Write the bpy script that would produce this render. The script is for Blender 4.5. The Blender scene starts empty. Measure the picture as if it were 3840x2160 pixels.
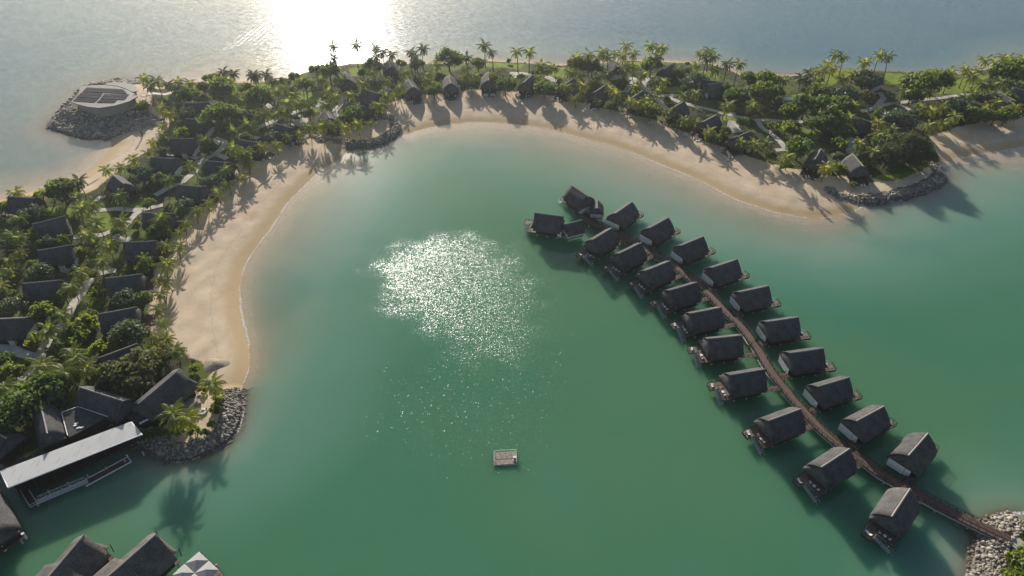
import bpy, bmesh, math, random
import numpy as np
from mathutils import Vector, Matrix
R = math.radians
random.seed(7); RNG = np.random.default_rng(7)
SC = bpy.context.scene
COL = SC.collection

# ------------------------------------------------------------------ camera
FPX, PITCH, CAMH = 2700.0, R(39.75), 172.0
cam_d = bpy.data.cameras.new("camera"); cam = bpy.data.objects.new("camera", cam_d); COL.objects.link(cam)
cam_d.sensor_width = 36.0; cam_d.lens = FPX / 3840 * 36; cam_d.clip_start = 1; cam_d.clip_end = 30000
cam.location = (0, 0, CAMH); cam.rotation_euler = (R(90) - PITCH, 0, 0)
SC.camera = cam
# ------------------------------------------------------------------ light
SUN_EL, SUN_AZ = R(19.5), R(14.0)          # azimuth measured from +y towards -x
w = bpy.data.worlds.new("World"); SC.world = w; w.use_nodes = True
wn = w.node_tree.nodes; wn.clear()
sky = wn.new('ShaderNodeTexSky'); sky.sky_type = 'NISHITA'; sky.sun_disc = False
sky.sun_elevation = SUN_EL; sky.sun_rotation = -SUN_AZ; sky.air_density = 1.0; sky.dust_density = 1.6; sky.ozone_density = 1.0
bg = wn.new('ShaderNodeBackground'); bg.inputs[1].default_value = 0.07
wo = wn.new('ShaderNodeOutputWorld')
w.node_tree.links.new(sky.outputs[0], bg.inputs[0]); w.node_tree.links.new(bg.outputs[0], wo.inputs[0])
SUNV = Vector((-math.sin(SUN_AZ) * math.cos(SUN_EL), math.cos(SUN_AZ) * math.cos(SUN_EL), math.sin(SUN_EL)))
sl = bpy.data.lights.new("sun", 'SUN'); sl.energy = 5.0; sl.angle = R(0.5); sl.color = (1.0, 0.94, 0.85)
so = bpy.data.objects.new("sun", sl); COL.objects.link(so); so.rotation_euler = (-SUNV).to_track_quat('-Z', 'Y').to_euler()
so.location = (0, 0, 300)
SC.view_settings.view_transform = 'Standard'; SC.view_settings.look = 'None'
SC.view_settings.exposure = 0.6; SC.view_settings.gamma = 1.0
SC.render.engine = 'CYCLES'
SC.cycles.max_bounces = 6; SC.cycles.transparent_max_bounces = 12; SC.cycles.use_denoising = True
SC.cycles.sample_clamp_indirect = 4.0; SC.cycles.sample_clamp_direct = 3.0; SC.cycles.volume_bounces = 0

# ------------------------------------------------------------------ helpers
def W(u, v, z=0.0):
    """world point at height z that the photograph shows at pixel (u, v)"""
    c, s = math.cos(PITCH), math.sin(PITCH)
    x = (u - 1920) / FPX; y = (1080 - v) / FPX
    d = (x, c + y * s, -s + y * c); t = (z - CAMH) / d[2]
    return Vector((d[0] * t, d[1] * t, z))
ZO = {'A': (0, 200, .37267), 'B': (900, 100, .37267), 'C': (1800, 100, .37267), 'D': (2700, 100, .44255), 'E': (0, 640, .37267),
      'F': (0, 1100, .37267), 'G': (0, 1620, .37267), 'M': (2880, 440, .37267), 'N': (2880, 1620, .37267), 'O': (0, 0, 1.4907), 'P': (0, 0, 1.0)}
def px(r, a, b):
    o = ZO[r]; return o[0] + a * o[2], o[1] + b * o[2]
def WP(r, a, b, z=0.0):
    return W(*px(r, a, b), z)

MATS = {}
class NT:
    def __init__(s, name):
        s.m = bpy.data.materials.new(name); s.m.use_nodes = True; s.t = s.m.node_tree; s.t.nodes.clear()
        s.out = s.t.nodes.new('ShaderNodeOutputMaterial'); MATS[name] = s.m
    def n(s, typ, **kw):
        nd = s.t.nodes.new(typ)
        for k, v in kw.items():
            if k.startswith('i_'):
                key = k[2:]; key = int(key) if key.isdigit() else key.replace('_', ' ')
                if isinstance(v, bpy.types.NodeSocket): s.t.links.new(v, nd.inputs[key])
                else: nd.inputs[key].default_value = v
            else: setattr(nd, k, v)
        return nd
    def link(s, a, b): s.t.links.new(a, b)
    def noise(s, scale, detail=3, vec=None, rough=0.55, dist=0.0):
        nd = s.n('ShaderNodeTexNoise'); nd.inputs['Scale'].default_value = scale; nd.inputs['Detail'].default_value = detail
        nd.inputs['Roughness'].default_value = rough; nd.inputs['Distortion'].default_value = dist
        if vec is not None: s.link(vec, nd.inputs['Vector'])
        return nd
    def math(s, op, a, b=None, c=None, clamp=False):
        nd = s.n('ShaderNodeMath', operation=op); nd.use_clamp = clamp
        for i, v in enumerate((a, b, c)):
            if v is None: continue
            if isinstance(v, bpy.types.NodeSocket): s.link(v, nd.inputs[i])
            else: nd.inputs[i].default_value = v
        return nd.outputs[0]
    def ramp(s, fac, stops):
        nd = s.n('ShaderNodeValToRGB'); e = nd.color_ramp.elements
        while len(e) < len(stops): e.new(0.5)
        for k, (p, c) in enumerate(stops): e[k].position = p; e[k].color = (*c, 1)
        s.link(fac, nd.inputs[0]); return nd.outputs[0]
    def mix(s, fac, a, b, mode='MIX'):
        nd = s.n('ShaderNodeMix', data_type='RGBA', blend_type=mode)
        for k, v in ((0, fac), (6, a), (7, b)):
            if isinstance(v, bpy.types.NodeSocket): s.link(v, nd.inputs[k])
            else: nd.inputs[k].default_value = v if k == 0 else (*v, 1)
        return nd.outputs[2]
    def attr(s, name):
        return s.n('ShaderNodeAttribute', attribute_name=name).outputs['Fac']
    def smooth(s, v, a, b):
        nd = s.n('ShaderNodeMapRange', interpolation_type='SMOOTHSTEP')
        s.link(v, nd.inputs[0]); nd.inputs[1].default_value = a; nd.inputs[2].default_value = b; return nd.outputs[0]
    def obj(s): return s.n('ShaderNodeTexCoord').outputs['Object']
    def pos(s): return s.n('ShaderNodeNewGeometry').outputs['Position']

def simple(name, col, rough=0.8, var=0.25, scale=1.5, spec=0.3, col2=None, metal=0.0):
    t = NT(name); nz = t.noise(scale, 4, t.obj())
    c2 = col2 or tuple(c * (1 - var) for c in col); c1 = tuple(min(1, c * (1 + var * .6)) for c in col)
    c = t.ramp(nz.outputs[0], [(0.3, c2), (0.7, c1)])
    p = t.n('ShaderNodeBsdfPrincipled', i_Base_Color=c, i_Roughness=rough, i_Metallic=metal)
    p.inputs['Specular IOR Level'].default_value = spec
    t.link(p.outputs[0], t.out.inputs[0]); return t.m

def thatch(name, c1, c2):
    t = NT(name); o = t.obj()
    mp = t.n('ShaderNodeMapping'); t.link(o, mp.inputs[0]); mp.inputs['Scale'].default_value = (5, 1.2, 1.2)
    n1 = t.noise(2.2, 5, mp.outputs[0]); n2 = t.noise(0.35, 4, o); n3 = t.noise(3.2, 3, o)
    sep = t.n('ShaderNodeSeparateXYZ'); t.link(o, sep.inputs[0])
    cs = t.n('ShaderNodeTexWave', wave_type='BANDS', bands_direction='Z'); t.link(o, cs.inputs[0]); cs.inputs['Scale'].default_value = 0.9
    cs.inputs['Distortion'].default_value = 1.2
    f = t.math('ADD', t.math('MULTIPLY', n1.outputs[0], 0.2), t.math('MULTIPLY', n2.outputs[0], 0.35))
    f = t.math('ADD', f, t.math('MULTIPLY', n3.outputs[0], 0.42)); f = t.math('ADD', f, t.math('MULTIPLY', cs.outputs[0], 0.07))
    c = t.ramp(f, [(0.40, c2), (0.60, c1)])
    rnd = t.n('ShaderNodeObjectInfo').outputs['Random']
    c = t.mix(1.0, c, t.ramp(rnd, [(0, (.82, .82, .84)), (1, (1.12, 1.08, 1.04))]), 'MULTIPLY')
    b = t.n('ShaderNodeBump', i_Strength=0.5, i_Distance=0.12, i_Height=n1.outputs[0])
    p = t.n('ShaderNodeBsdfPrincipled', i_Base_Color=c, i_Roughness=0.9, i_Normal=b.outputs[0]); p.inputs['Specular IOR Level'].default_value = 0.15
    t.link(p.outputs[0], t.out.inputs[0]); return t.m

def leafmat(name, c1, c2, trans, tfac=0.45, spec=0.03):
    t = NT(name); o = t.obj(); nz = t.noise(1.1, 3, o)
    rnd = t.n('ShaderNodeObjectInfo').outputs['Random']
    c = t.ramp(nz.outputs[0], [(0.32, c2), (0.68, c1)])
    vr = t.ramp(rnd, [(0, (.7, .78, .75)), (0.5, (1, 1, 1)), (1, (1.3, 1.18, .95))])
    c = t.mix(1.0, c, vr, 'MULTIPLY'); tc = t.mix(1.0, trans, vr, 'MULTIPLY')
    d = t.n('ShaderNodeBsdfDiffuse', i_Color=c); tr = t.n('ShaderNodeBsdfTranslucent', i_Color=tc)
    m = t.n('ShaderNodeMixShader', i_0=tfac); t.link(d.outputs[0], m.inputs[1]); t.link(tr.outputs[0], m.inputs[2])
    g = t.n('ShaderNodeBsdfGlossy', i_Roughness=0.6); g.inputs['Color'].default_value = (1, 1, 1, 1)
    m2 = t.n('ShaderNodeMixShader', i_0=spec); t.link(m.outputs[0], m2.inputs[1]); t.link(g.outputs[0], m2.inputs[2])
    t.link(m2.outputs[0], t.out.inputs[0]); return t.m

M_THATCH = thatch('thatch', (.118, .115, .113), (.040, .041, .045))
M_THATCH_W = thatch('thatch_warm', (.15, .14, .128), (.05, .048, .048))
M_RIDGE = simple('ridge_sunlit_thatch', (.34, .31, .27), .9, .3, 3, .1)  # pale cap colour also paints the sunlit sliver of the slope behind
M_TIMBER = simple('dark_timber', (.045, .035, .03), .7, .4, 2)
M_DECK = simple('deck_boards', (.12, .078, .062), .7, .3, 1.2)
M_DECKL = simple('pale_deck_boards', (.19, .15, .115), .7, .3, 1.2)
M_CONC = simple('pale_concrete', (.42, .41, .38), .85, .2, .8)
M_WALL = simple('white_wall', (.62, .60, .56), .7, .12, .6)
M_GLASS = simple('dark_glass', (.02, .025, .03), .08, .2, .5, .6)
M_WHITE = simple('white_paint', (.78, .77, .74), .5, .06, 1)
M_WROOF = simple('white_metal_roof', (.70, .69, .66), .45, .14, .5)
M_GREYROOF = simple('grey_flat_roof', (.085, .085, .085), .95, .3, .4, .03)
M_STEEL = simple('galvanised_steel', (.48, .50, .50), .4, .2, 3, .5, metal=.3)
M_CUSH = simple('white_cushion', (.75, .73, .68), .9, .08, 2)
M_TRUNK = simple('palm_bark', (.17, .14, .11), .9, .35, 2)
M_BARK = simple('tree_bark', (.10, .08, .06), .9, .35, 2)
M_PANEL = simple('solar_cells', (.03, .031, .038), .8, .3, .5, .05)
M_PLASTER = simple('cream_plaster', (.30, .27, .22), .8, .12, .5)
M_PATH = simple('path_paving', (.46, .42, .37), .85, .25, .35)
M_RED = simple('red_buoy', (.50, .16, .12), .5, .1, 3)
PM = {'y': leafmat('palm_yellow', (.135, .165, .022), (.06, .095, .015), (.56, .60, .05), .5),
      'm': leafmat('palm_green', (.115, .155, .028), (.058, .092, .018), (.46, .53, .05), .48),
      'd': leafmat('palm_dark', (.06, .095, .026), (.03, .052, .015), (.18, .25, .04), .38)}
BM = {'d': leafmat('leaf_dark', (.064, .106, .023), (.028, .056, .013), (.23, .32, .04), .38),
      'g': leafmat('leaf_grey', (.13, .16, .095), (.05, .08, .036), (.16, .22, .08), .25, .05),
      'y': leafmat('leaf_bright', (.12, .165, .02), (.05, .085, .013), (.36, .44, .03), .45),
      'o': leafmat('leaf_olive', (.10, .108, .042), (.045, .055, .02), (.19, .20, .05), .38),
      'c': leafmat('needle_dark', (.05, .068, .03), (.02, .032, .014), (.10, .13, .04), .3),
      'z': leafmat('leaf_gold', (.20, .17, .015), (.10, .10, .012), (.42, .36, .02), .45)}

# ---- mesh collecting
class MB:
    def __init__(s): s.v = []; s.f = []
    def quad(s, *p):
        n = len(s.v); s.v += [tuple(q) for q in p]; s.f.append(tuple(range(n, n + len(p))))
    def box(s, c, d, rz=0.0, M=None):
        n = len(s.v); hx, hy, hz = d[0] / 2, d[1] / 2, d[2] / 2; co, si = math.cos(rz), math.sin(rz)
        for i in (-1, 1):
            for j in (-1, 1):
                for k in (-1, 1):
                    x, y = i * hx, j * hy; p = Vector((c[0] + x * co - y * si, c[1] + x * si + y * co, c[2] + k * hz))
                    s.v.append(tuple(M @ p if M else p))
        s.f += [tuple(n + q for q in f) for f in ((0, 1, 3, 2), (4, 6, 7, 5), (0, 4, 5, 1), (2, 3, 7, 6), (0, 2, 6, 4), (1, 5, 7, 3))]
    def tube(s, a, b, r0, r1=None, n=6, cap=True):
        a, b = Vector(a), Vector(b); r1 = r0 if r1 is None else r1; d = (b - a)
        if d.length < 1e-6: return
        d.normalize(); e = d.orthogonal().normalized(); g = d.cross(e); k = len(s.v)
        for p, r in ((a, r0), (b, r1)):
            for i in range(n):
                t = 2 * math.pi * i / n; s.v.append(tuple(p + (e * math.cos(t) + g * math.sin(t)) * r))
        for i in range(n): s.f.append((k + i, k + (i + 1) % n, k + n + (i + 1) % n, k + n + i))
        if cap: s.f.append(tuple(k + n + i for i in range(n))); s.f.append(tuple(k + i for i in reversed(range(n))))
    def prism(s, poly, z0, z1, side=True, bottom=True):
        k = len(s.v); n = len(poly)
        z0s = z0 if hasattr(z0, '__len__') else [z0] * n; z1s = z1 if hasattr(z1, '__len__') else [z1] * n
        for p, z in zip(poly, z0s): s.v.append((p[0], p[1], z))
        for p, z in zip(poly, z1s): s.v.append((p[0], p[1], z))
        s.f.append(tuple(range(k + n, k + 2 * n)))
        if bottom: s.f.append(tuple(reversed(range(k, k + n))))
        if side:
            for i in range(n): s.f.append((k + i, k + (i + 1) % n, k + n + (i + 1) % n, k + n + i))
    def mesh(s, name, mat, smooth=False):
        me = bpy.data.meshes.new(name); me.from_pydata(s.v, [], s.f); me.update()
        if mat: me.materials.append(mat)
        if smooth: me.polygons.foreach_set('use_smooth', [True] * len(me.polygons))
        return me
    def build(s, name, mat, parent=None, smooth=False):
        return link(name, s.mesh(name, mat, smooth), parent)
def link(name, me, parent=None):
    o = bpy.data.objects.new(name, me); COL.objects.link(o)
    if parent: o.parent = parent
    return o
def tag(o, label=None, cat=None, group=None, kind=None):
    if label: o['label'] = label
    if cat: o['category'] = cat
    if group: o['group'] = group
    if kind: o['kind'] = kind
    return o
def thing(name, loc, rz, label, cat, group=None, scale=None):
    o = bpy.data.objects.new(name, None); COL.objects.link(o); o.location = loc; o.rotation_euler = (0, 0, rz); o.empty_display_size = .5
    if scale: o.scale = scale if hasattr(scale, '__len__') else (scale,) * 3
    return tag(o, label, cat, group)
def fixn(o):
    bm = bmesh.new(); bm.from_mesh(o.data); bmesh.ops.recalc_face_normals(bm, faces=bm.faces); bm.to_mesh(o.data); bm.free(); return o
CH = {}
def children(o): return CH.get(o.name) or list(o.children)
def copy_tree(o, parent=None):
    c = o.copy(); COL.objects.link(c); c.parent = parent
    for ch in list(o.children): copy_tree(ch, c)
    return c
ORD = ('first second third fourth fifth sixth seventh eighth ninth tenth eleventh twelfth thirteenth fourteenth fifteenth sixteenth seventeenth '
       'eighteenth nineteenth twentieth').split()
TENS = {2: 'twenty', 3: 'thirty', 4: 'forty', 5: 'fifty', 6: 'sixty', 7: 'seventy'}
def nth(i):
    i += 1
    if i <= 20: return ORD[i - 1]
    t, u = divmod(i, 10)
    return (TENS[t][:-1] + 'ieth') if u == 0 else TENS[t] + '-' + ORD[u - 1]

# ------------------------------------------------------------------ plan: coast, vegetation line
COAST_PX = [  # (region, x, y, kind of the stretch that starts here: s sand, r rock)
 ('P', 898, 1458, 's'), ('P', 926, 1400, 's'), ('P', 932, 1346, 's'), ('P', 924, 1279, 's'), ('P', 905, 1215, 's'), ('P', 894, 1150, 's'), ('P', 894, 1080, 's'), ('P', 913, 994, 's'),
 ('P', 960, 923, 's'), ('P', 1014, 850, 's'), ('P', 1073, 760, 's'), ('P', 1133, 700, 's'), ('P', 1193, 641, 's'), ('P', 1240, 614, 's'),
 ('P', 1273, 597, 's'), ('P', 1300, 566, 'r'), ('P', 1366, 556, 'r'), ('P', 1440, 540, 'r'), ('P', 1481, 517, 'r'), ('P', 1498, 502, 's'),
 ('P', 1526, 503, 's'), ('P', 1556, 491, 's'), ('P', 1608, 478, 's'), ('P', 1683, 465, 's'), ('P', 1772, 457, 's'), ('P', 1875, 460, 's'), ('P', 1968, 467, 's'),
 ('P', 2057, 482, 's'), ('P', 2117, 497, 's'), ('P', 2173, 513, 's'), ('P', 2284, 540, 's'), ('P', 2359, 564, 's'), ('P', 2434, 594, 's'), ('P', 2508, 625, 's'), ('P', 2624, 673, 's'),
 ('P', 2758, 743, 's'), ('P', 2907, 794, 's'), ('P', 3030, 816, 's'), ('P', 3110, 814, 's'), ('P', 3190, 795, 's'), ('P', 3238, 768, 'r'), ('P', 3309, 760, 'r'), ('P', 3383, 746, 'r'),
 ('P', 3461, 723, 'r'), ('P', 3521, 697, 'r'), ('P', 3547, 667, 'r'), ('P', 3536, 649, 'r'), ('P', 3510, 623, 's'), ('P', 3551, 600, 's'), ('P', 3625, 585, 's'), ('P', 3700, 572, 's'),
 ('P', 3840, 548, 's'), ('P', 4200, 480, 's'), ('P', 4700, 420, 's'), ('P', 4700, 190, 's'), ('P', 4200, 205, 's'),
 ('P', 3840, 232, 's'), ('P', 3720, 258, 's'), ('P', 3607, 276, 's'), ('P', 3541, 280, 'r'), ('P', 3364, 272, 'r'), ('P', 3143, 261, 'r'), ('P', 3010, 281, 's'), ('P', 2877, 290, 's'), ('P', 2788, 287, 's'),
 ('P', 2740, 262, 's'), ('P', 2660, 238, 's'), ('P', 2471, 230, 's'), ('P', 2359, 226, 's'), ('P', 2173, 244, 's'), ('P', 2080, 244, 's'), ('P', 1986, 235, 's'), ('P', 1837, 228, 's'),
 ('P', 1794, 234, 's'), ('P', 1608, 239, 's'), ('P', 1422, 238, 's'), ('P', 1310, 239, 's'), ('P', 1235, 253, 's'), ('P', 1142, 272, 's'), ('P', 1086, 301, 's'), ('P', 937, 307, 's'),
 ('P', 745, 308, 's'), ('P', 640, 320, 's'), ('P', 560, 322, 'r'), ('P', 500, 306, 'r'), ('P', 440, 300, 'r'), ('P', 373, 310, 'r'), ('P', 300, 350, 'r'), ('P', 262, 398, 'r'), ('P', 224, 424, 'r'), ('P', 194, 453, 'r'),
 ('P', 183, 478, 'r'), ('P', 224, 491, 'r'), ('P', 283, 509, 'r'), ('P', 335, 519, 'r'), ('P', 388, 516, 'r'), ('P', 418, 520, 's'), ('P', 425, 550, 's'), ('P', 391, 591, 's'), ('P', 354, 629, 's'),
 ('P', 310, 664, 's'), ('P', 190, 702, 's'), ('P', 75, 732, 's'), ('P', 0, 752, 's'), ('P', -250, 830, 's'), ('P', -700, 1000, 's'), ('P', -1300, 1300, 's'), ('P', -1500, 2000, 's'), ('P', -700, 2150, 'r'),
 ('P', -200, 1870, 'r'), ('P', 0, 1770, 'r'), ('P', 150, 1715, 'r'), ('P', 300, 1650, 'r'), ('P', 440, 1640, 'r'),
 ('P', 496, 1657, 'r'), ('P', 540, 1683, 'r'), ('P', 596, 1713, 'r'), ('P', 641, 1728, 'r'), ('P', 708, 1721, 'r'), ('P', 783, 1695, 'r'), ('P', 850, 1657, 'r'), ('P', 880, 1620, 'r'), ('P', 898, 1566, 'r'), ('P', 902, 1500, 'r')]
BANK_PX = [('P', 4100, 2000, 'r'), ('P', 3900, 1938, 'r'), ('P', 3793, 1931, 'r'), ('P', 3737, 1944, 'r'), ('P', 3692, 1970, 'r'), ('P', 3663, 2011, 'r'), ('P', 3666, 2030, 'r'), ('P', 3659, 2067, 'r'),
           ('P', 3644, 2123, 'r'), ('P', 3630, 2170, 'r'), ('P', 3600, 2270, 'r'), ('P', 3640, 2500, 'r'), ('P', 4100, 2600, 'r')]
def poly_of(L): return np.array([W(*px(r, a, b))[:2] for r, a, b, *_ in L])
COAST, BANK = poly_of(COAST_PX), poly_of(BANK_PX)
CKIND = np.array([k == 'r' for *_, k in COAST_PX]); BKIND = np.array([True] * len(BANK_PX))
VEG_PX = [('O', x, y) for x, y in [(545, 930), (480, 905), (470, 880), (395, 872), (380, 800), (388, 700), (420, 640), (440, 590), (470, 550), (525, 490), (565, 460), (610, 412), (650, 380), (700, 362), (760, 342),
 (800, 345), (850, 335), (905, 325), (940, 318), (962, 300), (975, 268), (1040, 248), (1100, 241), (1200, 233), (1300, 238), (1400, 250), (1450, 262), (1500, 275), (1560, 290), (1640, 308), (1700, 330), (1760, 360), (1830, 384),
 (1900, 408), (1970, 430), (2040, 440), (2100, 452), (2150, 452), (2190, 467), (2260, 462), (2330, 430), (2365, 405), (2352, 385), (2335, 352), (2400, 328), (2500, 307), (2576, 300), (2800, 262), (3100, 235),
 (3100, 140), (2800, 145), (2576, 157), (2500, 172), (2420, 186), (2375, 188), (2257, 184), (2108, 177), (2019, 190), (1930, 195), (1870, 194), (1838, 178), (1785, 162), (1658, 156), (1582, 153), (1458, 165), (1395, 166), (1332, 159),
 (1232, 155), (1203, 158), (1079, 161), (954, 161), (879, 162), (830, 172), (766, 185), (728, 205), (630, 210), (500, 212), (430, 222), (385, 235), (385, 285), (415, 290), (440, 300), (425, 330), (410, 350), (370, 388), (345, 405), (275, 455), (235, 490), (190, 500), (60, 497), (0, 510),
 (-150, 560), (-450, 680), (-850, 880), (-980, 1340), (-450, 1430), (-130, 1250), (0, 1180), (100, 1140), (200, 1095), (300, 1080), (400, 1085), (445, 1065), (462, 1015), (500, 985), (530, 955)]]
VEG = poly_of(VEG_PX)
LAG = np.array([W(*q)[:2] for q in [(898, 1458), (700, 1100), (900, 700), (1300, 500), (1800, 380), (2400, 440), (3000, 640), (3380, 680), (3560, 600), (4000, 450), (4600, 380)]] + [[500, 300], [600, 40], [300, -200], [-300, -200], [-320, 60], [-200, 110]])
LAWN_PX = [[('D', 1390, 395), ('D', 1560, 400), ('D', 1540, 490), ('D', 1400, 490)], [('D', 1860, 500), ('D', 2090, 420), ('D', 2300, 400), ('D', 2090, 560), ('D', 1850, 580)],
 [('D', 1000, 365), ('D', 1240, 370), ('D', 1000, 470), ('D', 900, 520), ('D', 800, 500), ('D', 850, 430)], [('D', 600, 580), ('D', 700, 570), ('D', 850, 630), ('D', 650, 650)], [('D', 620, 850), ('D', 900, 880), ('D', 820, 960), ('D', 680, 920)],
 [('C', 680, 390), ('C', 850, 400), ('C', 850, 510), ('C', 720, 500)], [('C', 2200, 440), ('C', 2420, 440), ('C', 2400, 550), ('C', 2200, 520)], [('C', 1850, 610), ('C', 2050, 600), ('C', 2030, 670), ('C', 1850, 670)],
 [('C', 2420, 900), ('C', 2576, 890), ('C', 2560, 960), ('C', 2420, 950)], [('C', 1400, 345), ('C', 1650, 340), ('C', 1900, 360), ('C', 1640, 410), ('C', 1500, 390)], [('B', 650, 770), ('B', 900, 760), ('B', 850, 860), ('B', 640, 860)],
 [('B', 400, 670), ('B', 850, 650), ('B', 830, 770), ('B', 420, 760)], [('B', 1090, 400), ('B', 1240, 410), ('B', 1230, 510), ('B', 1120, 500)], [('E', 950, 420), ('E', 1110, 415), ('E', 1130, 600), ('E', 960, 600)],
 [('E', 1240, 290), ('E', 1460, 270), ('E', 1420, 390), ('E', 1230, 370)], [('E', 440, 370), ('E', 730, 350), ('E', 740, 440), ('E', 460, 460)], [('M', 1050, 600), ('M', 1400, 560), ('M', 1640, 500), ('M', 1600, 600), ('M', 1180, 700)],
 [('C', 0, 340), ('C', 450, 370), ('C', 400, 420), ('C', 0, 400)], [('B', 60, 560), ('B', 330, 560), ('B', 300, 620), ('B', 60, 630)]]
LAWNS = [np.array([WP(*q, 1.5)[:2] for q in L]) for L in LAWN_PX]

def seg_dist(P, poly):
    n = len(poly); best = np.full(len(P), 1e18); idx = np.zeros(len(P), int)
    for i in range(n):
        a, b = poly[i], poly[(i + 1) % n]; d = b - a; t = np.clip(((P - a) @ d) / (d @ d + 1e-12), 0, 1)
        e = P - a - t[:, None] * d; q = (e * e).sum(1); m = q < best; best[m] = q[m]; idx[m] = i
    return np.sqrt(best), idx
def inside(P, poly):
    r = np.zeros(len(P), bool); x, y = P[:, 0], P[:, 1]; n = len(poly)
    for i in range(n):
        a, b = poly[i], poly[(i + 1) % n]
        if a[1] == b[1]: continue
        m = ((a[1] > y) != (b[1] > y)) & (x < (b[0] - a[0]) * (y - a[1]) / (b[1] - a[1]) + a[0]); r ^= m
    return r
def sdist(P, poly):
    d, i = seg_dist(P, poly); return np.where(inside(P, poly), d, -d), i
# headland mound: footprint of the pavilion terrace
PAV_PX = [(800, 345), (840, 328), (930, 320), (1050, 318), (1180, 333), (1280, 368), (1350, 403), (1388, 432), (1300, 482), (1150, 527), (1000, 549), (880, 537), (780, 512), (710, 487), (765, 440), (798, 390)]
PAVZ = 9.4
PAV = np.array([WP('A', a, b, PAVZ)[:2] for a, b in PAV_PX]); PAVC = PAV.mean(0)
PAV_IN = PAVC + (PAV - PAVC) * 1.02
TERR_PX = [(700, 560), (900, 590), (1150, 580), (1420, 520), (1480, 420), (1400, 330), (1150, 300), (950, 310), (780, 360), (700, 470)]
TERR = np.array([WP('A', a, b, 4.6)[:2] for a, b in TERR_PX])
def sstep(x, a, b):
    t = np.clip((x - a) / (b - a), 0, 1); return t * t * (3 - 2 * t)
def vnoise(P, s, seed=0):
    """cheap smooth value noise for layout"""
    r = np.random.default_rng(seed); out = np.zeros(len(P))
    for k in range(9):
        a = r.uniform(0, 2 * math.pi); f = r.uniform(.5, 1.6) / s; ph = r.uniform(0, 6.28)
        out += np.sin((P[:, 0] * math.cos(a) + P[:, 1] * math.sin(a)) * f * 2 * math.pi + ph)
    return out / 9 ** .5 / .7
def height(P):
    d, i = sdist(P, COAST); d2, i2 = sdist(P, BANK)
    dr, ds_ = d2.copy() * -1, np.full(len(P), 1e9)
    dr = np.abs(dr)
    for k in range(len(COAST)):
        a, b = COAST[k], COAST[(k + 1) % len(COAST)]; e_ = b - a; tt = np.clip(((P - a) @ e_) / (e_ @ e_), 0, 1); q_ = P - a - tt[:, None] * e_; q_ = np.sqrt((q_ * q_).sum(1))
        if CKIND[k]: dr = np.minimum(dr, q_)
        else: ds_ = np.minimum(ds_, q_)
    wr = sstep((ds_ + 4) / (ds_ + dr + 8), .25, .8)
    rock = CKIND[i].astype(float); m = d2 > d; d = np.where(m, d2, d); rock = np.where(m, 1.0, rock)
    sh = np.maximum(-5.5, np.where(d > -40, d * .045, -1.8 + (d + 40) * .085)); sh = sh * (1 - wr) + wr * np.maximum(-5.5, np.where(d > -12, d * .16, -1.92 + (d + 12) * .10)); sh = np.maximum(-6.5, sh * (.55 + .95 * (1 - sstep(P[:, 1], 110, 340)))); sh = np.maximum(-6.5, sh * (1 + 3.2 * sstep(P[:, 0], -150, -90) * (sdist(P, LAG)[0] < 0))); zs = np.where(d > 0, 1.7 * (1 - np.exp(-np.maximum(d, 0) / 9)), sh)  # deeper southwards; the depth colours also paint sky reflection paling the far lagoon
    zs = np.where(d > 0, zs, np.maximum(zs, -5.5))
    zr = np.where(d > 0, 1.7 * sstep(d, -2.5, 4.5), np.minimum(.05 + sh * 1.0, .12 + d * .12))
    z = np.where(rock > .5, np.where(d > 0, zr, zs), zs)
    t, _ = sdist(P, TERR); mound = 4.6 * sstep(t, -15.0, 0.5) * sstep(d, -1.0, 3.0)
    z = np.where(d > 0, np.maximum(z, mound), z)
    return z, d, rock
def gz(x, y): return float(height(np.array([[x, y]]))[0][0])

# ------------------------------------------------------------------ terrain sheet
def axis(lo, hi, step, far):
    a = list(np.arange(lo, hi + .01, step)); g = step; x = hi
    while x < far: g *= 1.45; x += g; a.append(x)
    g = step; x = lo
    while x > -far: g *= 1.45; x -= g; a.insert(0, x)
    return np.array(a)
def grid(name, xs, ys, zf, mat, attrs):
    X, Y = np.meshgrid(xs, ys); P = np.stack([X.ravel(), Y.ravel()], 1); z, A = zf(P)
    nx, ny = len(xs), len(ys); me = bpy.data.meshes.new(name)
    me.vertices.add(nx * ny); me.vertices.foreach_set('co', np.column_stack([P, z]).astype(np.float32).ravel())
    i = np.arange((nx - 1) * (ny - 1)); r, c = i // (nx - 1), i % (nx - 1); v = r * nx + c
    q = np.stack([v, v + 1, v + nx + 1, v + nx], 1).ravel()
    me.loops.add(len(q)); me.loops.foreach_set('vertex_index', q.astype(np.int32)); me.polygons.add(len(i))
    me.polygons.foreach_set('loop_start', (i * 4).astype(np.int32)); me.polygons.foreach_set('loop_total', np.full(len(i), 4, np.int32))
    me.update(calc_edges=True); me.polygons.foreach_set('use_smooth', np.ones(len(i), bool)); me.materials.append(mat)
    for k, a in A.items():
        at = me.attributes.new(k, 'FLOAT', 'POINT'); at.data.foreach_set('value', a.astype(np.float32))
    return link(name, me)
def terr(P):
    z, d, rock = height(P); v, _ = sdist(P, VEG); v2, _ = sdist(P, BANK); v = np.maximum(v, v2 - 5.5)
    lw = np.full(len(P), -99.0)
    for L in LAWNS: lw = np.maximum(lw, sdist(P, L)[0])
    z = z + np.where(d > 2, 0.10 * vnoise(P, 9, 3) * np.clip((d - 2) / 8, 0, 1), 0)
    return z, {'coast': np.clip(d, -60, 60), 'veg': np.clip(v, -30, 30), 'rock': rock * (v < 0) * (d < 5.5 + 20 * (sdist(P, TERR)[0] > -14)), 'lawn': np.clip(lw, -10, 10)}
t = NT('ground'); po = t.pos()
n_big = t.noise(.06, 4, po); n_mid = t.noise(.35, 4, po); n_fine = t.noise(2.5, 4, po)
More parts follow.
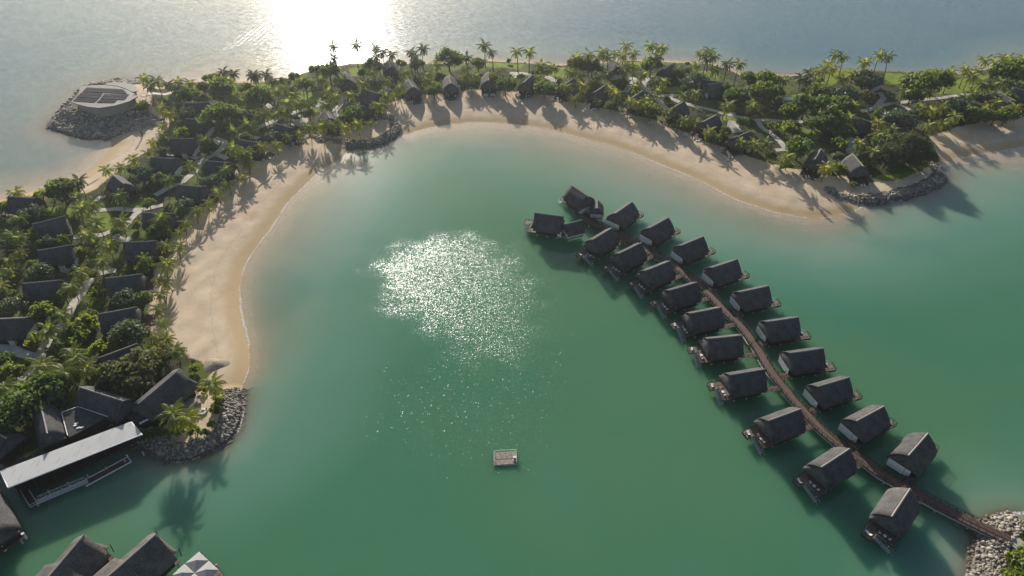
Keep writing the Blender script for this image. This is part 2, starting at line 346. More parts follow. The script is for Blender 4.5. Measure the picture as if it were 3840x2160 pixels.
sand = t.ramp(n_mid.outputs[0], [(0.25, (.52, .40, .275)), (0.75, (.62, .50, .36))])
sand = t.mix(t.math('MULTIPLY', n_fine.outputs[0], .35), sand, (.42, .34, .25))
foot = t.noise(1.3, 3, po); sand = t.mix(t.smooth(foot.outputs[0], .60, .72), sand, (.40, .33, .25))
cst = t.math('ADD', t.attr('coast'), t.math('MULTIPLY', t.math('SUBTRACT', n_mid.outputs[0], .5), 2.5))
wet = t.math('MULTIPLY', t.math('SUBTRACT', 1, t.smooth(cst, 2.0, 7.5)), t.smooth(t.attr('coast'), -3, 0)); sand = t.mix(t.math('MULTIPLY', wet, .8), sand, (.43, .315, .17))
tide = t.math('MULTIPLY', t.math('SUBTRACT', 1, t.smooth(t.math('ABSOLUTE', t.math('SUBTRACT', cst, 9.5)), .1, .5)), t.smooth(n_fine.outputs[0], .45, .6)); sand = t.mix(t.math('MULTIPLY', tide, .5), sand, (.30, .23, .15))
orange = t.noise(.05, 3, po); sand = t.mix(t.math('MULTIPLY', t.smooth(orange.outputs[0], .5, .7), .35), sand, (.50, .33, .20))
grass = t.ramp(n_mid.outputs[0], [(0.3, (.095, .14, .022)), (0.7, (.15, .19, .03))])
soil = t.ramp(n_fine.outputs[0], [(0.3, (.028, .036, .014)), (0.7, (.062, .060, .028))])
lawnf = t.smooth(t.math('ADD', t.attr('lawn'), t.math('MULTIPLY', t.math('SUBTRACT', n_mid.outputs[0], .5), 3)), -.8, .8)
vegc = t.mix(t.math('MULTIPLY', t.smooth(n_big.outputs[0], .45, .6), .6), soil, grass); vegc = t.mix(lawnf, vegc, t.ramp(n_mid.outputs[0], [(.3, (.13, .18, .022)), (.7, (.19, .235, .03))]))
vf = t.smooth(t.math('ADD', t.attr('veg'), t.math('MULTIPLY', t.math('SUBTRACT', n_mid.outputs[0], .5), 4)), -.6, .8)
col = t.mix(vf, sand, vegc)
rockc = t.ramp(n_fine.outputs[0], [(0.3, (.06, .055, .05)), (0.7, (.20, .18, .15))]); col = t.mix(t.smooth(t.attr('rock'), .4, .6), col, rockc)
bp = t.n('ShaderNodeBump', i_Strength=.35, i_Distance=.12, i_Height=foot.outputs[0])
p = t.n('ShaderNodeBsdfPrincipled', i_Base_Color=col, i_Roughness=.95, i_Normal=bp.outputs[0]); p.inputs['Specular IOR Level'].default_value = .1
t.link(p.outputs[0], t.out.inputs[0])
ground = grid('ground', axis(-430, 430, 1.7, 9000), axis(60, 540, 1.7, 9000), terr, t.m, None); tag(ground, kind='structure')

# ------------------------------------------------------------------ water
PATCH = np.array([WP('O', a, b)[:2] for a, b in [(925, 700), (920, 662), (960, 640), (1010, 600), (1080, 572), (1190, 582), (1300, 605), (1350, 640), (1390, 690), (1415, 760), (1415, 850), (1380, 920), (1300, 970), (1210, 945), (1090, 885), (1010, 830), (945, 770)]])
GUST = np.array([WP('O', a, b)[:2] for a, b in [(930, 900), (1100, 890), (1300, 900), (1500, 700), (1540, 900), (1500, 1080), (1440, 1200), (1300, 1290), (1150, 1290), (960, 1150), (780, 1160), (900, 1020)]])
LINE = np.array([WP('P', a, b)[:2] for a, b in [(1700, 158), (2000, 180), (2300, 180), (2560, 190), (2700, 193), (2900, 191), (3200, 205)]])
WAKE_A, WAKE_B = np.array(WP('O', 500, 160)[:2]), np.array(WP('O', 790, 25)[:2])
LOB = poly_of(COAST_PX)
def dline(P, L):
    best = np.full(len(P), 1e9)
    for a, b in zip(L[:-1], L[1:]):
        d = b - a; tt = np.clip(((P - a) @ d) / (d @ d), 0, 1); e = P - a - tt[:, None] * d; best = np.minimum(best, np.sqrt((e * e).sum(1)))
    return best
# the lagoon lies south of the sand spit: a closed region used for how calm and how green the water is
def wat(P):
    z, d, rock = height(P)
    pd, _ = sdist(P, PATCH); pd = pd + 2.2 * vnoise(P, 19, 5) + 1.4 * vnoise(P, 7, 6); gd, _ = sdist(P, GUST); gust = sstep(gd, -8, 14)
    lag, _ = sdist(P, LAG); lag = sstep(lag, -3, 3)
    ru_l = sstep(pd, -7, 15)
    x, y = P[:, 0], P[:, 1]
    shore = sstep(-d, 0.0, 22)
    ru_s = .56 * (0.35 + .65 * shore)
    ru_s = ru_s * (1 - .75 * np.exp(-(dline(P, LINE) / 1.3) ** 2))
    ru = lag * ru_l + (1 - lag) * ru_s
    wd = WAKE_B - WAKE_A; wl = math.hypot(*wd); wd = wd / wl; rel = P - WAKE_A; al = rel @ wd; pe = rel @ np.array([-wd[1], wd[0]])
    wake = np.exp(-((pe - 4 * vnoise(P, 60, 8)) / 7.0) ** 2) * sstep(al, 0, 30) * (1 - sstep(al, wl - 40, wl + 40)) * (1 - lag)
    dep = np.maximum(0, -z)
    return np.zeros(len(P)), {'depth': dep, 'ruffle': ru, 'lagoon': lag, 'gust': gust * lag, 'wake': wake, 'coast': -d}
t = NT('water'); po = t.pos(); dep = t.attr('depth'); ruf = t.attr('ruffle'); lag = t.attr('lagoon'); coastd = t.attr('coast')
nb = t.noise(.012, 3, po); nm = t.noise(.05, 3, po)
dj = t.math('MULTIPLY', dep, t.math('ADD', .75, t.math('MULTIPLY', nb.outputs[0], .5)))
dn = t.math('DIVIDE', dj, 6.0)
lagc = t.ramp(dn, [(0.0, (.40, .40, .29)), (.06, (.30, .345, .25)), (0.17, (.20, .295, .22)), (0.40, (.105, .23, .165)), (.8, (.064, .180, .106)), (1, (.049, .160, .084))])
seac = t.ramp(dn, [(0.0, (.50, .46, .34)), (.05, (.38, .37, .29)), (0.2, (.21, .25, .22)), (0.5, (.135, .205, .21)), (1.0, (.09, .165, .20))])
body = t.mix(lag, seac, lagc)
nl_ = t.noise(.0065, 2, po); blot = t.mix(t.math('MULTIPLY', t.smooth(nb.outputs[0], .50, .66), .45), body, (.045, .185, .145))
blot = t.mix(t.math('MULTIPLY', t.smooth(nl_.outputs[0], .42, .58), .35), blot, (.10, .19, .085))
body = t.mix(lag, body, blot)
diff = t.n('ShaderNodeSubsurfaceScattering', i_Color=body, i_Scale=1.0); diff.falloff = 'BURLEY'; diff.inputs['Radius'].default_value = (3.4, 7.2, 6.2)
tr = t.n('ShaderNodeBsdfTransparent')
opac = t.math('SUBTRACT', 1, t.math('EXPONENT', t.math('MULTIPLY', dep, -1.7)))
base = t.n('ShaderNodeMixShader', i_0=opac); t.link(tr.outputs[0], base.inputs[1]); t.link(diff.outputs[0], base.inputs[2])
# wave slopes straight from noise colours
def slope(scale, amp, detail, stretch=None):
    v = po
    if stretch:
        mp = t.n('ShaderNodeMapping'); t.link(po, mp.inputs[0]); mp.inputs['Rotation'].default_value = (0, 0, stretch[0]); mp.inputs['Scale'].default_value = stretch[1]; v = mp.outputs[0]
    nz = t.noise(scale, detail, v); s = t.n('ShaderNodeVectorMath', operation='SUBTRACT'); t.link(nz.outputs[1], s.inputs[0]); s.inputs[1].default_value = (.5, .5, .5)
    m = t.n('ShaderNodeVectorMath', operation='SCALE'); t.link(s.outputs[0], m.inputs[0])
    if isinstance(amp, bpy.types.NodeSocket): t.link(amp, m.inputs['Scale'])
    else: m.inputs['Scale'].default_value = amp
    return m.outputs[0]
def vadd(a, b):
    s = t.n('ShaderNodeVectorMath', operation='ADD'); t.link(a, s.inputs[0]); t.link(b, s.inputs[1]); return s.outputs[0]
gn = t.noise(.9, 1, po); gs = t.math('MULTIPLY', t.math('MULTIPLY', t.attr('gust'), t.smooth(gn.outputs[0], .58, .68)), 1.9)
amp = t.math('MULTIPLY', ruf, t.math('ADD', .50, t.math('MULTIPLY', lag, .75)))
S1 = slope(3.0, t.math('ADD', t.math('MAXIMUM', amp, gs), .012), 2)
S2 = slope(.30, t.math('ADD', t.math('MULTIPLY', ruf, t.math('SUBTRACT', .42, t.math('MULTIPLY', lag, .25))), .012), 4, (R(-20), (1, 2.4, 1)))
sl_ = vadd(S1, S2)
wv = t.n('ShaderNodeTexWave', wave_type='BANDS', bands_direction='X'); mp = t.n('ShaderNodeMapping'); t.link(po, mp.inputs[0])
mp.inputs['Rotation'].default_value = (0, 0, .16); t.link(mp.outputs[0], wv.inputs[0]); wv.inputs['Scale'].default_value = .10; wv.inputs['Distortion'].default_value = 2.0; wv.inputs['Detail Scale'].default_value = 1.5
wk = t.n('ShaderNodeCombineXYZ'); wa = t.math('MULTIPLY', t.math('MULTIPLY', t.math('SUBTRACT', wv.outputs[0], .5), t.attr('wake')), .2); t.link(wa, wk.inputs[0]); t.link(t.math('MULTIPLY', wa, -.16), wk.inputs[1])
sl_ = vadd(sl_, wk.outputs[0])
fl = t.n('ShaderNodeVectorMath', operation='MULTIPLY'); t.link(sl_, fl.inputs[0]); fl.inputs[1].default_value = (1, 1, 0)
up = t.n('ShaderNodeVectorMath', operation='ADD'); t.link(fl.outputs[0], up.inputs[0]); up.inputs[1].default_value = (0, 0, 1)
nn = t.n('ShaderNodeVectorMath', operation='NORMALIZE'); t.link(up.outputs[0], nn.inputs[0])
gl = t.n('ShaderNodeBsdfGlossy', i_Roughness=t.math('ADD', .125, t.math('MULTIPLY', t.math('MULTIPLY', ruf, lag), .13))); t.link(nn.outputs[0], gl.inputs['Normal']); gl.distribution = 'GGX'
bf = t.n('ShaderNodeNewGeometry').outputs['Backfacing']; fr = t.n('ShaderNodeFresnel'); t.link(t.math('SUBTRACT', 1.33, t.math('MULTIPLY', bf, 1.33 - 1 / 1.33)), fr.inputs['IOR']); t.link(nn.outputs[0], fr.inputs['Normal'])
fx = t.n('ShaderNodeMixShader'); t.link(fr.outputs[0], fx.inputs[0]); t.link(base.outputs[0], fx.inputs[1]); t.link(gl.outputs[0], fx.inputs[2])
# thin foam lines where wavelets break on the lagoon beach
fm = t.noise(1.6, 3, po); cw = t.math('ADD', coastd, t.math('MULTIPLY', t.math('SUBTRACT', nm.outputs[0], .5), 3.0))
fo = t.math('MULTIPLY', t.math('SUBTRACT', 1, t.smooth(t.math('ABSOLUTE', t.math('SUBTRACT', cw, .55)), .25, .65)), t.smooth(fm.outputs[0], .38, .55))
fo = t.math('MULTIPLY', fo, t.math('MULTIPLY', lag, .75))
foam = t.n('ShaderNodeBsdfDiffuse'); foam.inputs[0].default_value = (.75, .75, .7, 1)
fx2 = t.n('ShaderNodeMixShader'); t.link(fo, fx2.inputs[0]); t.link(fx.outputs[0], fx2.inputs[1]); t.link(foam.outputs[0], fx2.inputs[2])
t.link(fx2.outputs[0], t.out.inputs[0])
water = grid('water', axis(-440, 440, 2.2, 9000), axis(60, 640, 2.2, 9000), wat, t.m, None); tag(water, kind='structure')

# ------------------------------------------------------------------ thatched bures
BL, BWD, ZR, ZE = 11.0, 4.55, 9.2, 3.45          # ridge length, half width, ridge and eave heights
AEXP = 2.1
def arch(tt, wd=BWD, zr=ZR, ze=ZE):
    return wd * (1 - (1 - tt) ** AEXP), zr - (zr - ze) * tt
def roof_mesh(L, wd, zr, ze, mat, name='roof', nseg=12, thick=.28):
    m = MB(); xs = [-L / 2 + L * k / 8 for k in range(9)]
    prof = []
    for k in range(-nseg, nseg + 1):
        y, z = arch(abs(k) / nseg, wd, zr, ze); prof.append((math.copysign(y, k) if k else 0, z))
    rr = random.Random(5)
    for off in (0, 1):
        for i, x in enumerate(xs):
            end = i in (0, 8)
            for k, (y, z) in enumerate(prof):
                q = abs(k - nseg) / nseg
                xx = x + (math.copysign(.45 * (1 - q) ** 2, x) if end else 0)
                wob = rr.uniform(-.05, .05)
                if off: m.v.append((xx, y * (1 - thick / wd), z - thick * (1.2 - .4 * q)))
                else: m.v.append((xx, y, z + wob - (.10 * math.sin(math.pi * i / 8) if q < .2 else 0)))
    n = len(prof); N = n * 9
    for i in range(8):
        for k in range(n - 1):
            a = i * n + k; m.f.append((a, a + 1, a + n + 1, a + n)); m.f.append((N + a, N + a + n, N + a + n + 1, N + a + 1))
    for i in (0, 8):
        for k in range(n - 1):
            a = i * n + k; m.f.append((a, N + a, N + a + 1, a + 1) if i == 0 else (a, a + 1, N + a + 1, N + a))
    for k in (0, n - 1):
        for i in range(8):
            a = i * n + k; m.f.append((a, a + n, N + a + n, N + a))
    return m
def apron_mesh(xa, xb, wd, zr, ze, zb, nseg=12):
    """thatched gable skirt hanging from under the roof arch out to a straight lower edge"""
    m = MB(); sg = math.copysign(1, xb); cols = []
    tmax = (zr - zb) / (zr - ze)
    for k in range(-nseg, nseg + 1):
        tt = abs(k) / nseg * tmax; y, z = arch(tt, wd * .955, zr - .32, ze); y = math.copysign(y, k) if k else 0
        z = max(z, zb + .02); c = []
        for j in range(6):
            s = j / 5; c.append((xa + (xb - xa) * s ** .8, y * (1 + .03 * s), z + (zb - z) * (s ** 1.25)))
        cols.append(c)
    for off in (0, .16):
        for c in cols:
            for x, y, z in c: m.v.append((x - sg * off, y, z - off))
    n = len(cols); N = n * 6
    for k in range(n - 1):
        for j in range(5):
            a = k * 6 + j; m.f.append((a, a + 6, a + 7, a + 1)); m.f.append((N + a, N + a + 1, N + a + 7, N + a + 6))
        a = k * 6 + 5; m.f.append((a, a + 6, N + a + 6, N + a))
    return m
def ridge_mesh(L, zr):
    m = MB(); n = 10; pr = [(-.26, -.12), (-.14, .05), (0, .13), (.14, .05), (.26, -.12)]
    for i in range(n + 1):
        x = -L / 2 - .42 + (L + .84) * i / n
        for y, z in pr: m.v.append((x, y, zr + z - .10 * math.sin(math.pi * i / n) + .02))
    for i in range(n):
        for k in range(4): a = i * 5 + k; m.f.append((a, a + 1, a + 6, a + 5))
    return m
def rail_mesh(pts, h=1.0, step=1.5, r=.07, mid=True):
    m = MB()
    for a, b in zip(pts[:-1], pts[1:]):
        a, b = Vector(a), Vector(b); L = (b - a).length; n = max(1, round(L / step)); u = Vector((0, 0, h))
        m.tube(a + u, b + u, r, n=5)
        if mid: m.tube(a + u * .5, b + u * .5, r * .55, n=4)
        for k in range(n + 1):
            q = a + (b - a) * k / n; m.tube(q - Vector((0, 0, .1)), q + u * 1.06, r * 1.15, n=5)
    return m
def make_bure(name, over=True, loc=(0, 0, 0)):
    F = 1.95                                        # floor height
    th = M_THATCH
    root = thing(name, loc, 0, 'bure', 'bungalow')
    roof = roof_mesh(BL, BWD, ZR, ZE, th).build('roof', th, root, True); fixn(roof)
    ridge_mesh(BL, ZR).build('ridge_cap', M_RIDGE, roof, True)
    for sg in (1, -1):
        a = apron_mesh(sg * (BL / 2 - .55), sg * (BL / 2 + (1.15 if sg > 0 else .6)), BWD, ZR, ZE, 4.55).build('gable_apron', th, root, True); fixn(a)
    b = MB(); h = 4.3
    for s in (1, -1): b.box((0, s * 3.75, (F + h) / 2), (BL - 2.2, .16, h - F))
    b.box((0, 0, F - .12), (BL - .6, 7.9, .24)); b.box((BL / 2 - 2.6, 2.3, 3.2), (.14, 2.8, 2.5)); b.box((BL / 2 - 2.6, -3.1, 3.2), (.14, 1.2, 2.5))
    b.box((-BL / 2 + 1.2, -2.9, 3.2), (.12, 1.6, 2.5))
    b.build('wall', M_TIMBER, root)
    g = MB(); g.box((BL / 2 - 2.6, -.85, 3.15), (.08, 3.3, 2.3)); g.build('glass_door', M_GLASS, root)
    c = MB(); c.box((BL / 2 - 2.45, -2.2, 3.1), (.06, .5, 2.2)); c.build('curtain', M_CUSH, root); c = MB(); c.box((BL / 2 - 2.45, .7, 3.1), (.06, .45, 2.2)); c.build('curtain', M_CUSH, root)
    e = MB(); e.box((-BL / 2 - .38, 1.55, 3.0), (.18, 4.7, 3.1)); e.box((-BL / 2 + .35, 3.82, 3.0), (1.45, .18, 3.1)); e.box((-BL / 2 - .38, -1.72, 3.05), (.18, 1.55, 2.6))
    e.build('end_wall', M_WHITE, root)
    d = MB(); d.box((-BL / 2 + .4, -2.95, 2.95), (.1, 1.1, 2.05)); d.build('door', M_TIMBER, root)
    D = BL / 2
    if over:
        dk = MB(); dk.box((D + .1, 0, F + .02), (5.0, 7.4, .22)); dk.box((D + 3.75, -2.25, F + .02), (2.3, 2.9, .22))
        for y in np.arange(-3.5, 3.6, .5): dk.box((D + .3, y, F + .145), (4.5, .42, .03))
        dk.build('deck', M_DECKL, root)
        sk = MB(); sk.box((D + 2.66, 1.45, F - .3), (.1, 4.5, .55)); sk.box((D + 4.93, -2.25, F - .3), (.1, 2.9, .55)); sk.box((D + 3.75, -3.72, F - .3), (2.3, .1, .55)); sk.build('deck_skirt', M_TIMBER, root)
        rail_mesh([(D + 2.5, 3.6, F + .1), (D + 2.5, -.7, F + .1)], 1.0).build('railing', M_TIMBER, root)
        rail_mesh([(D - .8, -3.62, F + .1), (D + 4.8, -3.62, F + .1), (D + 4.8, -1.1, F + .1)], 1.0).build('railing', M_TIMBER, root)
        st = MB(); a = Vector((D + 3.3, -.75, F)); bb = Vector((D + 3.3, 4.2, -.3))
        for k in range(12):
            q = a.lerp(bb, (k + .5) / 12); st.box((q.x, q.y, q.z), (1.1, .30, .05))
        for s in (-.55, .55): st.tube(a + Vector((s, 0, 0)), bb + Vector((s, 0, 0)), .06, n=5)
        sto = st.build('stairs', M_STEEL, root)
        hr = MB()
        for s in (-.6, .6):
            u = Vector((s, 0, .95)); hr.tube(a + u, bb + u + Vector((0, -.3, .3)), .045, n=5); hr.tube(bb + u + Vector((0, -.3, .3)), bb + Vector((s, .6, .1)), .045, n=5)
            for k in range(4): q = a.lerp(bb, k / 3.4); hr.tube(q + Vector((s, 0, 0)), q + u, .035, n=4)
        hr.build('handrail', M_STEEL, sto)
        for x in (-4.3, -.2, 4.0):
            for y in (-3.1, 3.1): pl = MB(); pl.tube((x, y, -5.8), (x, y, F - .1), .27, n=10); pl.build('pile', M_CONC, root)
        for y in (-3.2, 2.8): pl = MB(); pl.tube((D + 2.2, y, -5.8), (D + 2.2, y, F - .1), .2, n=8); pl.build('pile', M_CONC, root)
    else:
        dk = MB(); dk.box((D - .2, 0, F - .1), (5.2, 8.2, .25)); dk.box((D + 3.6, .8, F - .1), (2.4, 5.4, .25)); dk.box((D + 3.6, .8, F - .5), (2.3, 5.2, .6)); dk.box((D - .2, 0, F - .5), (5.0, 8, .6))
        dk.build('deck', M_DECK, root)
        for y in (-3.9, 3.9): po_ = MB(); po_.box((D + .8, y, 3.2), (.2, .2, 2.8)); po_.build('porch_post', M_TIMBER, root)
        pw = MB(); pw.box((D + 4.6, 3.2, F + .3), (.14, .9, .9)); pw.build('privacy_screen', M_WALL, root)
        pw = MB(); pw.box((D + 2.6, -3.9, F + .5), (1.4, .14, 1.1)); pw.build('privacy_screen', M_WALL, root)
        sp = MB(); sp.box((-1.2, BWD + .25, 2.7), (1.9, 1.3, 2.3)); s_ = sp.build('side_annex', M_WALL, root)
        rf = MB(); rf.prism([(-2.5, 4.2), (.1, 4.2), (.1, 5.5), (-2.5, 5.5)], [4.5, 4.5, 3.9, 3.9], [4.75, 4.75, 4.15, 4.15]); rf.build('annex_roof', M_THATCH, s_)
        fd = MB(); fd.box((0, 0, 1.2), (BL - 1.0, 7.6, 1.3)); fd.build('plinth', M_CONC, root)
    return root
def place(o, pf, pb, z, zr=ZR, L=BL):
    """set a bure so that its deck-end ridge tip pf and other tip pb (world points at ridge height) match"""
    d = (pf - pb); d.z = 0; a = math.atan2(d.y, d.x); d.normalize(); c = (pf + pb) / 2
    o.location = (c.x, c.y, z); o.rotation_euler = (0, 0, a); return c, d, a

# ---- jetty
def Z5(ox, oy, L): return [(ox + a * .18634, oy + b * .18634) for a, b in L]
JET_PX = Z5(1960, 670, [(1185, 700), (1235, 800), (1370, 880), (1500, 940), (1700, 1020), (2100, 1210)]) + Z5(2360, 900, [(350, 195), (650, 375), (900, 500), (1150, 700), (1400, 900), (1600, 1080)]) \
    + Z5(2480, 1060, [(1250, 530), (1500, 760), (1690, 990), (1830, 1200)]) + Z5(2590, 1230, [(1290, 330), (1450, 620), (1600, 860), (1800, 1100), (1990, 1340)]) + Z5(2780, 1480, [(1330, 390), (1600, 680), (1900, 930)]) \
    + Z5(2960, 1650, [(1500, 420), (1850, 680), (2250, 900)]) + Z5(3220, 1820, [(1600, 400), (2100, 650), (2576, 880)]) + [(3786, 2025)]
JZ = 2.1
def smoothline(P, n=4):
    P = [Vector(p) for p in P]; out = []
    for i in range(len(P) - 1):
        p0, p1, p2, p3 = P[max(i - 1, 0)], P[i], P[i + 1], P[min(i + 2, len(P) - 1)]
        for k in range(n):
            s = k / n; out.append(.5 * ((2 * p1) + (p2 - p0) * s + (2 * p0 - 5 * p1 + 4 * p2 - p3) * s * s + (3 * p1 - p0 - 3 * p2 + p3) * s ** 3))
    out.append(P[-1]); return out
JL = smoothline([W(u, v, JZ) for u, v in JET_PX], 3)
def offset_line(L, o):
    r = []
    for i, p in enumerate(L):
        d = (L[min(i + 1, len(L) - 1)] - L[max(i - 1, 0)]); d.z = 0; d.normalize(); r.append(p + Vector((-d.y, d.x, 0)) * o)
    return r
def ribbon(L, o0, o1, z0, z1):
    m = MB(); A, B = offset_line(L, o0), offset_line(L, o1)
    for i in range(len(L)):
        for p, z in ((A[i], z0), (B[i], z0), (B[i], z1), (A[i], z1)): m.v.append((p.x, p.y, p.z + z))
    for i in range(len(L) - 1):
        k = i * 4
        for a in range(4): m.f.append((k + a, k + (a + 1) % 4, k + 4 + (a + 1) % 4, k + 4 + a))
    e = (len(L) - 1) * 4; m.f.append((0, 3, 2, 1)); m.f.append((e, e + 1, e + 2, e + 3)); return m
jet = thing('jetty', JL[0], 0, 'long curved timber jetty linking the overwater bures to the rock bank', 'jetty')
JR = [p - JL[0] for p in JL]
JHW = 1.5
fixn(ribbon(JR, -JHW, JHW, -.12, .1).build('deck', M_DECK, jet))
for s in (-1, 1):
    fixn(ribbon(JR, s * 1.32 - .09, s * 1.32 + .09, -.62, -.125).build('side_beam', M_TIMBER if s > 0 else M_TIMBER, jet))
    rail_mesh([tuple(p + Vector((0, 0, .1))) for p in offset_line(JR, s * (JHW - .06))], .95, 1.7, .08).build('railing', M_TIMBER, jet)
acc = 0; last = JR[0]; pile_me = None
for i, p in enumerate(JR):
    acc += (p - last).length; last = p
    if acc > 6.5:
        acc = 0; d = JR[min(i + 1, len(JR) - 1)] - JR[i - 1]; d.normalize(); nrm = Vector((-d.y, d.x, 0))
        for s in (-1, 1):
            if pile_me is None:
                pm = MB(); pm.tube((0, 0, -8), (0, 0, -.6), .22, n=8); pile_me = pm.mesh('pile', M_CONC)
            o = link('pile', pile_me, jet); o.location = p + nrm * s * 1.05
        if i < 500:
            cb = MB(); cb.box((0, 0, -.78), (.5, 3.1, .32)); o = cb.build('cross_beam', M_CONC, jet); o.location = p; o.rotation_euler = (0, 0, math.atan2(d.y, d.x))
lowb = fixn(ribbon(JR[18:], -1.75, -1.45, -.75, -.35).build('utility_pipe', M_CONC, jet))

def footbridge(root, c, d, a, ylocal):
    """short timber bridge from the entrance to the jetty, as a part of its bure"""
    nrm = Vector((-d.y, d.x, 0)); st = Vector((c.x, c.y, 0)) - d * (BL / 2 - .6) + nrm * ylocal
    best = None
    for p, q in zip(JL[:-1], JL[1:]):
        e = q - p; det = (-d).x * (-e.y) - (-d).y * (-e.x)
        if abs(det) < 1e-6: continue
        r = Vector((p.x - st.x, p.y - st.y)); s = (r.x * (-e.y) - r.y * (-e.x)) / det; u = ((-d).x * r.y - (-d).y * r.x) / det
        if 0 <= u <= 1 and s > 0 and (best is None or s < best): best = s
    if best is None or best > 18: return
    Lb = best - 1.3
    if Lb < .3: return
    x0 = -(BL / 2 - .6); m = MB(); m.box((x0 - Lb / 2, ylocal, JZ - .0), (Lb, 1.9, .16)); b = m.build('footbridge', M_DECK, root)
    for s in (-1, 1): rail_mesh([(x0 - .3, ylocal + s * .9, JZ + .08), (x0 - Lb + .1, ylocal + s * .9, JZ + .08)], .95, 1.4, .05).build('railing', M_TIMBER, b)

OV_L = [('L10', 3220, 1820, (680, 610), (1030, 80)), ('L9', 2960, 1650, (660, 535), (1195, 185)), ('L8', 2780, 1480, (560, 515), (1172, 290)), ('L7', 2590, 1230, (790, 940), (1480, 825)), ('L6', 2590, 1230, (360, 212), (1015, 145)),
 ('L5', 2480, 1060, (590, 612), (1195, 495)), ('L4', 2360, 900, (815, 1008), (1350, 850)), ('L3', 2360, 900, (335, 608), (800, 425)), ('L2', 2140, 800, (985, 800), (1400, 597)), ('L1', 2140, 800, (450, 520), (815, 300))]
OV_R = [('R9', 3120, 1500, (1555, 1100), (1920, 685)), ('R8', 3120, 1500, (500, 415), (1035, 130)), ('R7', 2780, 1290, (1545, 850), (2150, 672)), ('R6', 2780, 1290, (990, 175), (1630, 85)), ('R5b', 0, 0, (2875/.18634, 1206/.18634), (2993/.18634, 1189/.18634)), ('R5', 2480, 1060, (1590, 182), (2145, 65)),
 ('R4', 2360, 900, (1690, 545), (2145, 395)), ('R3', 2360, 900, (1070, 95), (1449, -59)), ('R2', 2140, 800, (1600, 285), (1945, 95)), ('R1', 1960, 670, (1890, 682), (2182, 478))]
proto_over = make_bure('overwater_bure')
bures = []                                                       # (centre, spoken name)
def z5(ox, oy, q): return (ox + q[0] * .18634, oy + q[1] * .18634)
first = True
for side, LST in (('lagoon', OV_L), ('open', OV_R)):
    for i, (nm_, ox, oy, p1, p2) in enumerate(LST):
        o = proto_over if first else copy_tree(proto_over)
        A, B = W(*z5(ox, oy, p1), ZR), W(*z5(ox, oy, p2), ZR)
        pf, pb = (A, B) if side == 'lagoon' else (B, A)
        c, d, a = place(o, pf, pb, 0); first = False
        o['label'] = ('grey thatched bure with stair deck, %s from the rock bank, raft side of jetty' if side == 'lagoon' else
                      'grey thatched bure with white end wall, %s from the rock bank, outer side of jetty') % nth(i)
        o['category'] = 'bungalow'; o['group'] = 'overwater bures along the jetty'
        bures.append((Vector((c.x, c.y)), 'the %s overwater bure on the %s side' % (nth(i), 'raft' if side == 'lagoon' else 'outer')))
FB = [(o, Vector(o.location), None) for o in list(SC.objects) if o.name.startswith('overwater_bure') and o.parent is None]
for o, c, _ in FB:
    a = o.rotation_euler.z; d = Vector((math.cos(a), math.sin(a), 0)); footbridge(o, c, d, a, -2.95 if 'outer' in o['label'] else 2.6)
# the two end bures of the jetty, each with a smaller one beside it
for (p1, p2, lab) in (((280, 688), (775, 750), 'grey thatched overwater bure at the jetty tip with railed deck facing the sun glitter'),
                      ((1010, 145), (1310, 345), 'grey thatched overwater bure at the far jetty end, nearest the sandy bay')):
    o = copy_tree(proto_over); A, B = W(*z5(1960, 670, p1), ZR), W(*z5(1960, 670, p2), ZR); c, d, a = place(o, A, B, 0); tag(o, lab, 'bungalow', 'overwater bures along the jetty')
    footbridge(o, c, d, a, 2.6)
def make_hut(name, L, wd, zr, ze, label, p1, p2, oxy=(1960, 670), F=1.95, mat=M_THATCH):
    root = thing(name, (0, 0, 0), 0, label, 'hut', 'small huts at the jetty end')
    r = fixn(roof_mesh(L, wd, zr, ze, mat).build('roof', mat, root, True)); ridge_mesh(L, zr).build('ridge_cap', M_RIDGE, r, True)
    for sg in (1, -1): fixn(apron_mesh(sg * (L / 2 - .5), sg * (L / 2 + .3), wd, zr, ze, zr - (zr - ze) * .72).build('gable_apron', mat, root, True))
    b = MB(); b.box((0, 0, (F + ze + .8) / 2 + .1), (L - .4, wd * 1.7, ze + .8 - F)); b.build('wall', M_WALL, root)
    f = MB(); f.box((0, 0, F - .1), (L, wd * 1.8, .2)); f.build('deck', M_DECK, root)
    for x in (-L / 2 + .8, L / 2 - .8):
        for y in (-wd * .7, wd * .7): q = MB(); q.tube((x, y, -5.5), (x, y, F - .1), .2, n=8); q.build('pile', M_CONC, root)
    A, B = W(*z5(*oxy, p1), zr), W(*z5(*oxy, p2), zr); place(root, A, B, 0)
make_hut('overwater_hut', 7.4, 3.4, 7.6, 3.4, 'small thatched hut beside the tip bure, low pale walls over dark water', (840, 915), (1190, 828))
make_hut('overwater_hut', 6.0, 3.0, 7.4, 3.2, 'small barrel-roofed hut with white end wall beside the far end bure', (1500, 595), (1503, 415))

